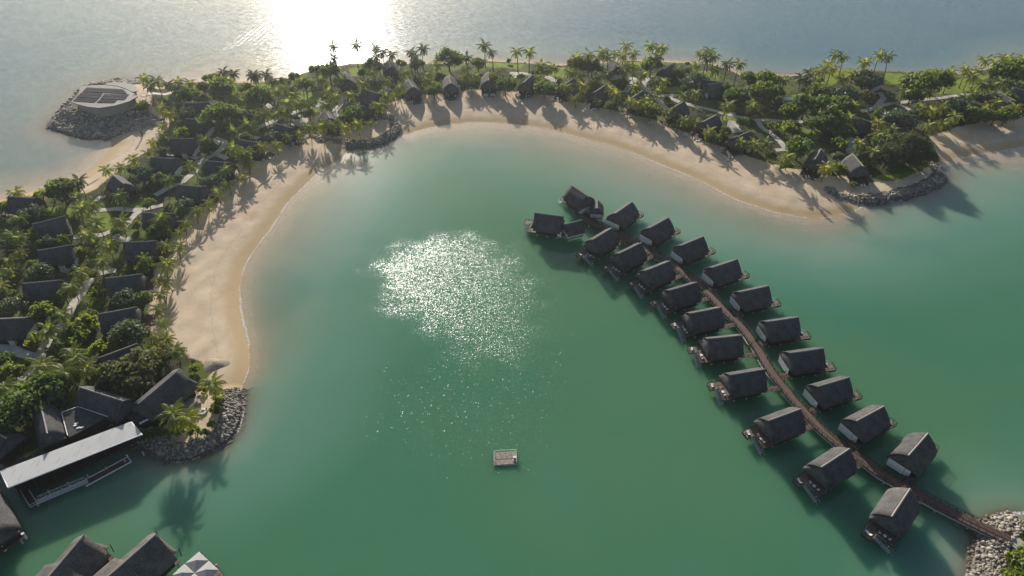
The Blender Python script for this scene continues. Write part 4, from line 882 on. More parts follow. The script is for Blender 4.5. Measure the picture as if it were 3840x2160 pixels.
# ------------------------------------------------------------------ paths
PATHS = [(3.2, [('F', 40, 1010), ('F', 130, 930), ('F', 330, 780), ('F', 420, 600), ('F', 490, 460), ('F', 620, 330), ('F', 720, 150), ('F', 840, -30), ('E', 930, 1050), ('E', 1010, 960)]),
 (3.0, [('F', 340, 640), ('F', 220, 610), ('F', 100, 560), ('F', -80, 550)]), (2.4, [('E', 940, 1040), ('E', 1060, 1030), ('E', 1170, 1010)]), (2.2, [('E', 620, 1000), ('E', 700, 1010)]),
 (2.4, [('E', 740, 670), ('E', 1010, 650), ('E', 1130, 610), ('E', 1240, 580), ('E', 1330, 480), ('E', 1420, 400), ('E', 1540, 370), ('E', 1640, 350)]), (2.6, [('E', 940, 410), ('E', 1080, 395), ('E', 1200, 380), ('E', 1300, 400), ('E', 1420, 395)]),
 (2.0, [('E', 960, 310), ('E', 1000, 270), ('E', 1060, 262)]), (2.6, [('E', 1160, 650), ('E', 1220, 700), ('E', 1330, 680)]), (2.6, [('E', 1560, 250), ('E', 1650, 200), ('E', 1720, 160), ('E', 1850, 100), ('E', 1930, 30), ('E', 1960, -20)]),
 (2.8, [('A', 1830, 1300), ('A', 1960, 1190), ('A', 2050, 1080), ('A', 2200, 990), ('A', 2260, 910), ('A', 2200, 870), ('A', 2160, 850)]), (2.6, [('A', 2180, 1020), ('A', 2290, 1065)]), (2.4, [('A', 1860, 1030), ('A', 2000, 1060)]),
 (3.0, [('B', -40, 1120), ('B', 60, 1070), ('B', 200, 1010), ('B', 330, 955), ('B', 480, 885), ('B', 640, 840), ('B', 780, 790), ('B', 880, 740)]), (2.8, [('B', 70, 1100), ('B', 190, 1130)]), (2.6, [('B', 330, 820), ('B', 240, 770)]),
 (6.0, [('B', 560, 910), ('B', 620, 950), ('B', 560, 1000)]), (2.6, [('B', 1010, 935), ('B', 950, 870), ('B', 1000, 800), ('B', 1040, 720), ('B', 1030, 640)]), (2.4, [('B', 940, 630), ('B', 1040, 640), ('B', 1160, 650)]), (2.2, [('B', 1440, 600), ('B', 1520, 640)]),
 (2.8, [('C', 300, 466), ('C', 430, 470), ('C', 540, 485), ('C', 680, 508), ('C', 780, 555)]), (3.4, [('C', 350, 480), ('C', 380, 520)]), (3.6, [('C', 700, 515), ('C', 750, 560), ('C', 760, 590)]),
 (2.8, [('C', 1500, 520), ('C', 1560, 530), ('C', 1500, 610), ('C', 1460, 660)]), (2.4, [('C', 1510, 525), ('C', 1590, 545), ('C', 1640, 600)]), (2.8, [('C', 1710, 490), ('C', 1650, 600), ('C', 1760, 680), ('C', 1870, 695), ('C', 2010, 690)]), (2.6, [('C', 1850, 690), ('C', 1960, 740), ('C', 2010, 760)]),
 (2.8, [('C', 1760, 720), ('C', 1820, 770), ('C', 1880, 840)]), (2.6, [('C', 2060, 780), ('C', 2200, 810), ('C', 2350, 845), ('C', 2450, 870), ('C', 2576, 885)]),
 (2.6, [('D', 0, 720), ('D', 130, 760), ('D', 300, 790), ('D', 350, 850), ('D', 420, 900), ('D', 500, 970), ('D', 560, 1040)]), (2.4, [('D', 310, 786), ('D', 420, 795), ('D', 560, 805), ('D', 730, 810)]), (5.0, [('D', 120, 800), ('D', 110, 850), ('D', 150, 900)]),
 (2.8, [('D', 1345, 555), ('D', 1385, 600), ('D', 1360, 640), ('D', 1310, 690), ('D', 1190, 722)]), (2.4, [('D', 1310, 690), ('D', 1400, 665), ('D', 1480, 650), ('D', 1570, 690), ('D', 1650, 725)]), (2.6, [('D', 1480, 652), ('D', 1700, 622), ('D', 1900, 602), ('D', 2100, 570)]),
 (4.0, [('D', 1120, 940), ('D', 1105, 1000), ('D', 1110, 1080)]), (2.4, [('D', 470, 1050), ('D', 560, 1042)]), (3.0, [('A', 1440, 480), ('A', 1560, 440), ('A', 1700, 400), ('A', 1900, 350)]), (3.4, [('N', 2430, 1080), ('N', 2520, 1130), ('N', 2620, 1190), ('N', 2760, 1300)])]
for wd_, L in PATHS:
    wd_ *= 1.15; P = smoothline([WP(r, a, b, 1.7) for r, a, b in L], 6); A = np.array([(p.x, p.y) for p in P])
    rows_ = []
    for o_ in np.linspace(-wd_ / 2, wd_ / 2, 4): rows_.append(np.array([(p.x, p.y) for p in offset_line(P, o_)]))
    allp = np.concatenate(rows_); z = terr(allp)[0] + .16; z = np.maximum(z, .8); n = len(P); m = MB(); m.v = [(x, y, zz) for (x, y), zz in zip(allp, z)]
    for r_ in range(3):
        for i in range(n - 1): a = r_ * n + i; m.f.append((a, a + n, a + n + 1, a + 1))
    o = m.build('path', M_PATH); tag(o, kind='structure')
# ------------------------------------------------------------------ palms
def frond(m, base, az, el, L, droop, rnd, wdt):
    """one feather leaf: arching midrib with two rows of hanging leaflets"""
    pts = []; p = Vector(base); e = el; n = 9
    for i in range(n + 1):
        pts.append(p.copy()); d = Vector((math.cos(az) * math.cos(e), math.sin(az) * math.cos(e), math.sin(e))); p = p + d * (L / n); e -= droop / n * (.5 + 1.1 * i / n)
    side = Vector((-math.sin(az), math.cos(az), 0))
    for i in range(n):
        a, b = pts[i], pts[i + 1]; d = (b - a).normalized(); u = (i + .5) / n
        if u < .1: continue
        ll = wdt * (math.sin(math.pi * min(1, .14 + u * .86)) ** .6) * (1.0 if u < .85 else .75)
        for s in (-1, 1):
            for q in (.12, .58):
                c = a.lerp(b, q); t = side * s * (.78 - .15 * u) + d * (.55 + .2 * u) + Vector((0, 0, -.32 - .3 * rnd.random())); t.normalize(); t *= ll * rnd.uniform(.85, 1.12)
                h = d * (L / n * .40); m.v += [tuple(c - h * .4), tuple(c + h), tuple(c + t + h * .55), tuple(c + t * .98)]; k = len(m.v); m.f.append((k - 4, k - 3, k - 2, k - 1))
    for i in range(n):
        w0 = .055 * (1 - i / n) + .015; k = len(m.v); m.v += [tuple(pts[i] - side * w0), tuple(pts[i] + side * w0), tuple(pts[i + 1] + side * w0 * .8), tuple(pts[i + 1] - side * w0 * .8)]; m.f.append((k, k + 1, k + 2, k + 3))
def palm_mesh(h, r, nf, seed, lean):
    rnd = random.Random(seed); tr = MB(); pts = []
    for i in range(7):
        u = i / 6; pts.append(Vector((lean * u ** 1.8, 0, -.4 + (h + .4) * u)))
    for i in range(6): tw = 1.45 if h > 10 else 1.0; tr.tube(pts[i], pts[i + 1], tw * (.20 - .015 * i + (.1 if i == 0 else 0)), tw * (.19 - .015 * i), n=7, cap=(i == 5))
    cr = MB(); top = pts[-1]
    for k in range(nf):
        f = k / nf; el = R(62) - R(108) * f ** .8 + R(rnd.uniform(-10, 10)); az = k * 2.39996 + rnd.uniform(-.25, .25)
        frond(cr, top + Vector((0, 0, .1)), az, el, r * rnd.uniform(.95, 1.15) * (1.08 if f < .6 else .95), R(70) + R(45) * rnd.random(), rnd, r * .26)
    for k in range(5):
        a = rnd.uniform(0, 6.28); cr.tube(top + Vector((.15 * math.cos(a), .15 * math.sin(a), -.3)), top + Vector((.3 * math.cos(a), .3 * math.sin(a), -.42)), .13, n=5)
    return tr, cr, top
PH = {'b': (5.2, 3.3), 'm': (7.4, 4.3), 't': (11.6, 4.3)}
PALMV = {}
for ty, (h, r) in PH.items():
    for v in range(3):
        tr, cr, top = palm_mesh(h, r, 26 if ty == 'm' else 22, 31 * v + ord(ty), (.35, .9, 1.5)[v])
        PALMV[ty, v] = (tr.mesh('trunk', M_TRUNK, True), {c: cr.mesh('crown', PM[c]) for c in 'ymd'}, top)
SIZE = {'b': 'short', 'm': 'mid-height', 't': 'tall slender'}; TINT = {'y': 'yellow-green', 'm': 'mid-green', 'd': 'dark green'}
# palms by stretch of land: (region, crown x, crown y, size[tint])
PALMS = {
 'headland_row': ('coconut palm by the headland, %s from the pavilion', 'palms near the headland pavilion', WP('A', 1400, 450), [('A', 1520, 365, 'md'), ('A', 1470, 310, 'mm'), ('A', 1580, 310, 'mm'), ('A', 1680, 300, 'md'), ('A', 1790, 272, 'mm'), ('A', 1910, 305, 'mm'), ('A', 1690, 480, 'md'), ('A', 2240, 160, 'md'), ('A', 2340, 205, 'md'), ('A', 2550, 225, 'md'), ('A', 1780, 340, 'md')]),
 'outer_beach': ('palm on the outer west beach, %s from the pavilion rocks', 'palms on the outer west beach', WP('A', 1500, 500), [('A', 1620, 555, 'my'), ('A', 1700, 605, 'my'), ('A', 1635, 735, 'by'), ('A', 1635, 808, 'by'), ('A', 1530, 888, 'by'), ('A', 1485, 995, 'by'), ('A', 1345, 1078, 'by'), ('A', 1205, 1138, 'by'), ('A', 1075, 1185, 'by'), ('A', 790, 1290, 'md'), ('A', 150, 1390, 'my'), ('E', 765, 250, 'mm'),
   ('E', 100, 625, 'my'), ('E', 180, 670, 'my'), ('E', 195, 820, 'by'), ('E', 90, 900, 'by'), ('E', 90, 1010, 'by'), ('E', 20, 1055, 'by'), ('E', 15, 1170, 'by'), ('E', 190, 470, 'mm')]),
 'west_garden': ('palm in the west gardens, %s from the pavilion', 'palms in the west gardens', WP('A', 1400, 450), [('A', 2330, 460, 'mm'), ('A', 2440, 470, 'mm'), ('A', 2060, 870, 'mm'), ('A', 2350, 780, 'mm'), ('A', 2530, 740, 'mm'), ('A', 2340, 965, 'mm'), ('A', 2440, 1025, 'my'), ('A', 1930, 1120, 'mm'), ('A', 1680, 1265, 'mm'), ('E', 1195, 245, 'mm'), ('E', 930, 350, 'mm'), ('E', 820, 405, 'mm'),
   ('E', 1220, 510, 'mm'), ('E', 1610, 490, 'mm'), ('E', 960, 530, 'mm'), ('E', 880, 660, 'mm'), ('E', 1090, 745, 'my'), ('E', 1010, 905, 'my'), ('E', 810, 1015, 'mm'), ('E', 715, 1160, 'my'), ('F', 615, 205, 'my'), ('F', 490, 370, 'mm'), ('F', 725, 585, 'my'), ('F', 850, 740, 'my'), ('F', 440, 740, 'my'), ('F', 660, 810, 'my'), ('F', 300, 890, 'my'), ('F', 40, 945, 'my'),
   ('F', 2140, 920, 'my'), ('F', 1750, 1235, 'my'), ('F', 1890, 1265, 'my'), ('F', 760, 660, 'mm'), ('E', 1460, 900, 'bm')]),
 'inner_beach': ('palm along the inner west beach, %s from the dining hall', 'palms along the inner west beach', WP('F', 1750, 800), [('F', 1765, 580, 'bm'), ('F', 1680, 460, 'by'), ('F', 1585, 430, 'by'), ('F', 1630, 285, 'by'), ('F', 1590, 150, 'by'), ('E', 1615, 1240, 'by'), ('E', 1665, 1130, 'by'), ('E', 1600, 1090, 'by'), ('E', 1680, 945, 'my'), ('E', 1665, 765, 'by'), ('E', 1800, 770, 'by'), ('E', 1795, 620, 'by'), ('E', 1865, 530, 'by'), ('E', 1990, 408, 'by'),
   ('E', 2100, 325, 'by'), ('E', 2190, 222, 'by'), ('E', 2290, 145, 'by'), ('E', 2430, 60, 'by'), ('A', 2480, 1115, 'by'), ('A', 2265, 1165, 'mm'), ('F', 1590, 590, 'by')]),
 'north_garden': ('palm in the north gardens, %s from the rocky spit', 'palms in the gardens behind the rocky spit', WP('B', 1500, 1000), [('B', 215, 1195, 'my'), ('B', 370, 1195, 'by'), ('B', 60, 1285, 'my'), ('B', 95, 1385, 'by'), ('B', 480, 1110, 'by'), ('B', 600, 1080, 'by'), ('B', 690, 995, 'mm'), ('B', 820, 1005, 'mm'), ('B', 930, 980, 'mm'), ('B', 1060, 1005, 'my'), ('B', 1180, 985, 'my'), ('B', 1310, 965, 'bm'), ('B', 1400, 800, 'mm'), ('B', 1550, 700, 'by'), ('B', 1470, 690, 'my'), ('B', 1605, 620, 'my'),
   ('B', 180, 890, 'mm'), ('B', 250, 880, 'mm'), ('B', 450, 870, 'mm'), ('B', 350, 880, 'mm'), ('B', 80, 1000, 'mm'), ('B', 145, 510, 'md'), ('B', 260, 470, 'md'), ('B', 330, 550, 'md'), ('B', 450, 600, 'mm'), ('B', 540, 690, 'mm'), ('B', 375, 650, 'mm'), ('B', 480, 780, 'mm'), ('B', 590, 785, 'mm'), ('B', 695, 770, 'mm'), ('B', 620, 550, 'mm'), ('B', 820, 545, 'mm'), ('B', 1030, 530, 'mm'), ('B', 1240, 570, 'mm'), ('B', 1330, 470, 'mm'), ('B', 1475, 550, 'my'), ('B', 1650, 465, 'mm'), ('B', 890, 655, 'my'), ('B', 960, 710, 'my'), ('B', 1110, 690, 'my'), ('B', 870, 780, 'my')]),
 'sea_front': ('palm on the sea-front lawn, %s from the pavilion', 'palms along the sea-front lawn', WP('A', 1400, 450), [('B', 935, 185, 'td'), ('B', 942, 315, 'td'), ('B', 1170, 190, 'td'), ('B', 1360, 190, 'td'), ('B', 1430, 235, 'td'), ('B', 1365, 305, 'td'), ('B', 1525, 275, 'td'), ('B', 1725, 240, 'td'), ('B', 1755, 300, 'td'), ('B', 1840, 228, 'td'), ('B', 2460, 200, 'td'), ('B', 2530, 245, 'td'), ('B', 2280, 315, 'td'),  # dark tint here paints the tall palms as backlit silhouettes against the glare
   ('C', 370, 265, 'tm'), ('C', 495, 275, 'tm'), ('C', 970, 300, 'tm'), ('C', 1230, 270, 'tm'), ('C', 1290, 295, 'tm'), ('C', 1365, 250, 'tm'), ('C', 1470, 200, 'tm'), ('C', 1540, 275, 'tm'), ('C', 1430, 290, 'tm'), ('C', 1180, 300, 'tm'), ('C', 1090, 295, 'tm'), ('C', 1710, 205, 'tm'), ('C', 1790, 205, 'tm'), ('C', 1850, 195, 'tm'), ('C', 1790, 310, 'mm'), ('C', 2220, 260, 'tm'), ('C', 2300, 250, 'tm'), ('C', 2350, 305, 'tm'), ('C', 2280, 335, 'td'), ('C', 2490, 385, 'td'), ('C', 2180, 380, 'mm'),
   ('D', 165, 330, 'tm'), ('D', 1042, 258, 'tm'), ('D', 975, 248, 'tm'), ('D', 1350, 240, 'tm'), ('D', 1415, 268, 'tm'), ('D', 1247, 280, 'tm'), ('D', 1215, 312, 'tm'), ('D', 920, 300, 'ty'), ('D', 890, 340, 'ty'), ('D', 945, 365, 'ty'), ('D', 840, 378, 'tm'), ('D', 760, 390, 'md'), ('D', 680, 440, 'md'), ('D', 745, 455, 'md'), ('D', 540, 455, 'mm'), ('D', 1960, 390, 'tm'), ('D', 2090, 350, 'tm'), ('D', 2190, 360, 'tm'), ('D', 2240, 290, 'tm'), ('D', 2340, 285, 'tm'), ('D', 2450, 260, 'tm'), ('D', 2400, 275, 'tm'), ('D', 2560, 285, 'tm'), ('D', 2130, 440, 'mm')]),
 'bay_row': ('palm of the far bay row, %s from the rocky spit', 'palms along the far sandy bay', WP('B', 1500, 1000), [('B', 1880, 480, 'my'), ('B', 1890, 545, 'my'), ('B', 1990, 385, 'mm'), ('B', 2270, 430, 'my'), ('B', 2260, 490, 'my'), ('B', 2370, 495, 'my'), ('B', 2560, 510, 'my'), ('C', 150, 495, 'my'), ('C', 310, 515, 'mm'), ('C', 610, 400, 'my'), ('C', 640, 430, 'mm'), ('C', 590, 510, 'my'), ('C', 605, 545, 'my'), ('C', 740, 420, 'mm'), ('C', 868, 600, 'my'), ('C', 910, 470, 'my'), ('C', 1010, 480, 'my'), ('C', 1040, 600, 'my'), ('C', 940, 730, 'by'), ('C', 1190, 500, 'mm'), ('C', 1290, 480, 'mm'),
   ('C', 1370, 690, 'my'), ('C', 1320, 630, 'my'), ('C', 1190, 745, 'by'), ('C', 1510, 750, 'my'), ('C', 1580, 775, 'my'), ('C', 1680, 720, 'my'), ('C', 1560, 600, 'my'), ('C', 1900, 850, 'my'), ('C', 2060, 940, 'my'), ('C', 2180, 950, 'by'), ('C', 2310, 1045, 'my'), ('C', 2395, 1100, 'by'), ('D', 190, 970, 'my'), ('D', 300, 985, 'my'), ('D', 400, 990, 'mm')]),
 'lawn_palms': ('palm in the middle gardens, %s from the rocky spit', 'palms in the gardens behind the far bay', WP('B', 1500, 1000), [('C', 1520, 410, 'mm'), ('C', 1640, 480, 'mm'), ('C', 1790, 640, 'my'), ('C', 1750, 540, 'mm'), ('C', 1850, 550, 'mm'), ('C', 1990, 420, 'mm'), ('C', 2050, 700, 'mm'), ('C', 2170, 675, 'mm'), ('C', 2500, 800, 'mm'), ('C', 2370, 440, 'mm'), ('C', 1450, 450, 'mm'), ('D', 280, 670, 'mm'), ('D', 65, 680, 'mm'), ('D', 210, 520, 'mm')]),
 'east_point': ('palm on the eastern point, %s from the curved rock point', 'palms on the eastern point', WP('M', 1100, 700), [('D', 2230, 500, 'mm'), ('D', 2310, 500, 'mm'), ('D', 2380, 470, 'mm'), ('D', 1580, 450, 'mm'), ('D', 1650, 490, 'mm'), ('D', 1570, 560, 'mm'), ('D', 1770, 550, 'mm'), ('D', 1150, 410, 'mm'), ('D', 1040, 440, 'mm'), ('D', 1150, 660, 'mm'), ('D', 1110, 780, 'mm'), ('D', 1340, 820, 'my'), ('D', 1470, 860, 'my'), ('D', 1330, 920, 'my'), ('D', 1700, 690, 'mm'), ('D', 1795, 720, 'my'), ('D', 1890, 680, 'mm'),
   ('D', 1770, 830, 'my'), ('D', 1890, 805, 'my'), ('D', 1990, 770, 'my'), ('D', 2250, 700, 'my'), ('D', 2350, 640, 'my'), ('D', 2420, 690, 'my'), ('D', 2500, 690, 'my'), ('D', 560, 1115, 'my'), ('D', 900, 1205, 'my'), ('D', 1190, 990, 'my'), ('D', 1310, 1055, 'my'), ('D', 2150, 560, 'mm'), ('D', 2080, 600, 'mm'), ('D', 2270, 570, 'my'), ('D', 2440, 570, 'my'), ('D', 2560, 500, 'mm'), ('D', 2480, 480, 'mm')])}
allp = []
for key, (lab, grp, ref, L) in PALMS.items():
    for (rg, a, b, st) in L: allp.append([key, rg, a, b, st])
PZ = []
for q in allp:
    h = PH[q[4][0]][0]; p_ = WP(q[1], q[2], q[3], 1.5 + h); PZ.append((p_.x, p_.y))
zz = height(np.array(PZ))[0]
by = {}
for q, (x, y), z in zip(allp, PZ, zz): by.setdefault(q[0], []).append((q, x, y, z))
rp = random.Random(11)
for key, L in by.items():
    lab, grp, ref, _ = PALMS[key]; L.sort(key=lambda e: math.hypot(e[1] - ref.x, e[2] - ref.y))
    for i, (q, x, y, z) in enumerate(L):
        st = q[4]; v = rp.randrange(3); tm, cm, top = PALMV[st[0], v]; rz = rp.uniform(0, 6.28); s = rp.uniform(.9, 1.1)
        o = thing('palm_tree', (x - top.x * s * math.cos(rz), y - top.x * s * math.sin(rz), max(z, .15) - .05), rz, '%s %s ' % (SIZE[st[0]], TINT[st[1]]) + lab % nth(i), 'palm', grp, s)
        link('trunk', tm, o); link('crown', cm[st[1]], o)
# ------------------------------------------------------------------ broadleaf trees and shrubs
def crown_mesh(kind, seed, n):
    rnd = np.random.default_rng(seed); m = MB(); flat = {'o': .55, 'd': .8, 'g': .72, 'y': .8, 'c': .95, 'z': .75}[kind]
    nc = {'o': 26, 'd': 22, 'g': 24, 'y': 12, 'c': 16, 'z': 12}[kind]; C_ = []
    for k in range(nc):
        d = rnd.normal(size=3); d /= np.linalg.norm(d); d[2] = abs(d[2]) * .95 - .12; r = rnd.uniform(.55, .82); C_.append((d * r * np.array([1, 1, flat]), rnd.uniform(.24, .40)))
    ls = {'g': .085, 'c': .05, 'o': .10, 'd': .095, 'y': .12, 'z': .12}[kind]
    for k in range(n):
        c, r = C_[rnd.integers(nc)]; d = rnd.normal(size=3); d /= np.linalg.norm(d); d[2] = d[2] * .8 + .12
        p_ = Vector(c + d * r * rnd.uniform(.55, 1.08)); nrm = Vector(d + rnd.normal(size=3) * .55).normalized(); e = nrm.orthogonal().normalized(); e.rotate(Matrix.Rotation(rnd.uniform(0, 6.28), 3, nrm)); g = nrm.cross(e)
        a, b = ls * rnd.uniform(.7, 1.4), ls * rnd.uniform(.45, .9)
        if kind == 'c': a *= 2.6; b *= .45
        k0 = len(m.v); m.v += [tuple(p_ - e * a), tuple(p_ + g * b), tuple(p_ + e * a), tuple(p_ - g * b)]; m.f.append((k0, k0 + 1, k0 + 2, k0 + 3))
    return m
def trunk_mesh(seed):
    rnd = random.Random(seed); m = MB(); m.tube((0, 0, -1.05), (0.03, 0, -.35), .075, .05, n=7)
    for k in range(6):
        a = k * 1.05 + rnd.uniform(-.3, .3); p1 = Vector((.03, 0, -.38)); p2 = Vector((.35 * math.cos(a), .35 * math.sin(a), .0 + rnd.uniform(-.05, .2))); p3 = p2 + Vector((.25 * math.cos(a + .4), .25 * math.sin(a + .4), .2)); m.tube(p1, p2, .04, .022, n=5); m.tube(p2, p3, .022, .01, n=4)
    return m
NLEAF = {'d': 1300, 'g': 1500, 'y': 800, 'o': 1700, 'c': 2600, 'z': 800}
CROWN = {(k, v): crown_mesh(k, 17 * v + ord(k), NLEAF[k]).mesh('crown', BM[k]) for k in NLEAF for v in range(3)}
TRK = [trunk_mesh(v).mesh('trunk', M_BARK, True) for v in range(3)]
KN = {'d': ('broadleaf_tree', 'dark green leafy tree', 'tree'), 'g': ('flowering_shrub', 'grey-green domed shrub', 'shrub'), 'y': ('garden_shrub', 'bright yellow-green shrub', 'shrub'), 'o': ('spreading_tree', 'olive spreading tree', 'tree'), 'c': ('casuarina_tree', 'feathery dark casuarina tree', 'tree'), 'z': ('golden_shrub', 'golden yellow shrub', 'shrub')}
TREES = [('A', 2240, 380, 150, 'd'), ('A', 2090, 240, 55, 'd'), ('A', 2170, 230, 60, 'd'), ('A', 2200, 640, 165, 'd'), ('A', 1920, 620, 95, 'g'), ('A', 1840, 430, 100, 'd'), ('A', 1850, 820, 80, 'y'), ('A', 1655, 990, 60, 'g'), ('A', 1755, 1000, 65, 'g'), ('A', 1430, 1225, 110, 'g'), ('A', 2130, 1290, 100, 'g'), ('A', 650, 1370, 130, 'd'), ('A', 520, 1420, 90, 'd'), ('A', 2040, 330, 60, 'o'), ('A', 1590, 1270, 75, 'd'),
 ('A', 1800, 1270, 50, 'd'), ('A', 2465, 845, 45, 'd'), ('A', 1940, 440, 90, 'd'), ('A', 2100, 960, 80, 'd'), ('A', 2440, 640, 90, 'd'), ('A', 1310, 1180, 40, 'd'), ('A', 1440, 560, 70, 'd'), ('A', 1830, 720, 60, 'g'),
 ('E', 620, 210, 140, 'd'), ('E', 335, 460, 115, 'g'), ('E', 200, 520, 80, 'd'), ('E', 350, 645, 80, 'd'), ('E', 470, 730, 85, 'g'), ('E', 370, 760, 60, 'd'), ('E', 400, 1050, 115, 'g'), ('E', 330, 960, 60, 'd'), ('E', 180, 1340, 120, 'g'), ('E', 90, 1270, 70, 'd'), ('E', 1600, 630, 110, 'd'), ('E', 1850, 370, 105, 'g'), ('E', 1500, 340, 65, 'd'), ('E', 1440, 900, 100, 'g'), ('E', 1510, 870, 70, 'd'), ('E', 1470, 980, 90, 'y'), ('E', 1300, 1300, 130, 'g'), ('E', 1430, 1290, 90, 'd'), ('E', 1400, 1170, 55, 'd'), ('E', 960, 1240, 80, 'y'), ('E', 1170, 620, 55, 'd'), ('E', 1960, 300, 50, 'd'), ('E', 650, 1270, 90, 'd'), ('E', 30, 380, 70, 'd'), ('E', 60, 760, 70, 'g'), ('E', 1380, 560, 60, 'y'), ('E', 830, 830, 70, 'y'), ('E', 620, 720, 70, 'y'), ('E', 950, 1050, 50, 'd'), ('E', 420, 250, 70, 'y'),
 ('F', 1280, 430, 165, 'g'), ('F', 820, 330, 130, 'y'), ('F', 790, 450, 120, 'y'), ('F', 700, 420, 90, 'y'), ('F', 1000, 570, 105, 'y'), ('F', 570, 570, 85, 'd'), ('F', 340, 490, 95, 'y'), ('F', 50, 670, 80, 'd'), ('F', 150, 780, 100, 'y'), ('F', 1200, 840, 200, 'o'), ('F', 1420, 730, 190, 'o'), ('F', 1350, 920, 170, 'o'), ('F', 1560, 680, 120, 'o'), ('F', 450, 1000, 190, 'd'), ('F', 220, 1130, 200, 'd'), ('F', 620, 960, 140, 'd'), ('F', 80, 1280, 190, 'd'), ('F', 560, 1080, 120, 'd'), ('F', 2190, 1080, 60, 'y'), ('F', 1950, 760, 55, 'y'), ('F', 1800, 1390, 65, 'y'), ('F', 1960, 1400, 65, 'y'), ('F', 2205, 1000, 45, 'y'), ('F', 2190, 1180, 50, 'd'), ('F', 2130, 1320, 45, 'y'), ('F', 2050, 1410, 50, 'd'), ('F', 1700, 1410, 55, 'd'), ('F', 1640, 1380, 50, 'y'), ('F', 1480, 1430, 60, 'd'), ('F', 1570, 1400, 50, 'd'), ('F', 230, 1470, 75, 'y'), ('F', 420, 190, 110, 'y'), ('F', 880, 240, 80, 'd'), ('F', 2150, 1160, 50, 'y'), ('F', 2030, 960, 55, 'y'), ('F', 60, 780, 80, 'y'),
 ('B', 540, 500, 60, 'd'), ('B', 1510, 330, 28, 'd'), ('B', 1612, 370, 55, 'd'), ('B', 2100, 325, 125, 'd'), ('B', 1780, 390, 80, 'd'), ('B', 1330, 400, 90, 'd'), ('B', 900, 455, 110, 'd'), ('B', 770, 455, 90, 'd'), ('B', 1955, 645, 100, 'd'), ('B', 200, 720, 140, 'd'), ('B', 1150, 890, 105, 'd'), ('B', 1375, 830, 80, 'o'), ('B', 330, 1130, 95, 'g'), ('B', 560, 930, 40, 'd'), ('B', 700, 890, 60, 'd'), ('B', 2330, 600, 70, 'd'), ('B', 2400, 375, 85, 'd'), ('B', 1170, 930, 55, 'z'), ('B', 440, 560, 60, 'd'), ('B', 60, 620, 70, 'd'), ('B', 660, 600, 90, 'd'), ('B', 1240, 470, 60, 'd'), ('B', 1040, 930, 70, 'd'), ('B', 2010, 520, 60, 'd'),
 ('C', 255, 600, 110, 'd'), ('C', 650, 630, 110, 'd'), ('C', 1000, 730, 62, 'd'), ('C', 1310, 800, 68, 'd'), ('C', 1720, 850, 115, 'd'), ('C', 1990, 1000, 70, 'd'), ('C', 1010, 390, 125, 'o'), ('C', 1130, 420, 100, 'd'), ('C', 1720, 400, 105, 'd'), ('C', 2180, 575, 130, 'g'), ('C', 2100, 620, 70, 'd'), ('C', 410, 505, 40, 'd'), ('C', 2530, 700, 85, 'd'), ('C', 2090, 365, 25, 'd'), ('C', 1430, 570, 55, 'd'), ('C', 2330, 1150, 65, 'd'), ('C', 2430, 1050, 65, 'd'), ('C', 560, 470, 50, 'd'), ('C', 800, 560, 40, 'd'), ('C', 1640, 850, 70, 'd'), ('C', 1350, 420, 60, 'd'), ('C', 2060, 480, 80, 'd'), ('C', 680, 470, 50, 'd'), ('C', 2000, 900, 60, 'g'), ('C', 1880, 740, 40, 'd'), ('C', 290, 330, 30, 'd'),
 ('D', 400, 460, 105, 'd'), ('D', 250, 440, 80, 'd'), ('D', 380, 560, 105, 'd'), ('D', 150, 600, 95, 'd'), ('D', 880, 690, 125, 'd'), ('D', 1010, 680, 100, 'd'), ('D', 720, 680, 120, 'd'), ('D', 600, 730, 90, 'd'), ('D', 920, 780, 120, 'd'), ('D', 560, 870, 80, 'y'), ('D', 450, 850, 50, 'y'), ('D', 1040, 600, 105, 'g'), ('D', 1240, 465, 105, 'g'), ('D', 670, 1035, 115, 'd'), ('D', 1000, 1010, 75, 'y'), ('D', 1490, 820, 125, 'g'), ('D', 1700, 490, 125, 'd'), ('D', 1820, 460, 115, 'd'), ('D', 1600, 1020, 150, 'c'), ('D', 1420, 1110, 130, 'c'), ('D', 1680, 1090, 130, 'c'), ('D', 1540, 1140, 100, 'c'), ('D', 255, 745, 65, 'z'), ('D', 200, 820, 55, 'd'), ('D', 1010, 1215, 65, 'y'), ('D', 1000, 1120, 60, 'g'), ('D', 1128, 1345, 32, 'y'), ('D', 2000, 700, 105, 'g'), ('D', 2120, 740, 80, 'd'), ('D', 2420, 760, 75, 'd'), ('D', 2500, 390, 120, 'd'), ('D', 2390, 410, 95, 'd'), ('D', 710, 560, 42, 'd'), ('D', 1240, 590, 60, 'o'), ('D', 830, 560, 90, 'd'), ('D', 390, 1010, 50, 'y'), ('D', 1050, 900, 80, 'd'), ('D', 1250, 860, 60, 'd'), ('D', 790, 850, 70, 'd'), ('D', 1380, 990, 90, 'd'), ('D', 1350, 760, 70, 'd'), ('D', 2270, 640, 90, 'g'), ('D', 1620, 590, 80, 'd'), ('D', 560, 1180, 60, 'y'), ('D', 1200, 1090, 60, 'd'), ('D', 1440, 600, 50, 'g'), ('D', 40, 900, 60, 'd'), ('D', 2450, 620, 60, 'd'), ('D', 60, 540, 70, 'd'), ('D', 470, 560, 70, 'd'), ('D', 2330, 770, 70, 'd'), ('D', 850, 460, 30, 'd'),
 ('N', 2500, 1360, 130, 'y'), ('N', 2620, 1290, 120, 'y'), ('N', 2470, 1470, 110, 'y'), ('N', 2600, 1440, 150, 'y'), ('N', 2640, 1000, 80, 'y')]
TL = []
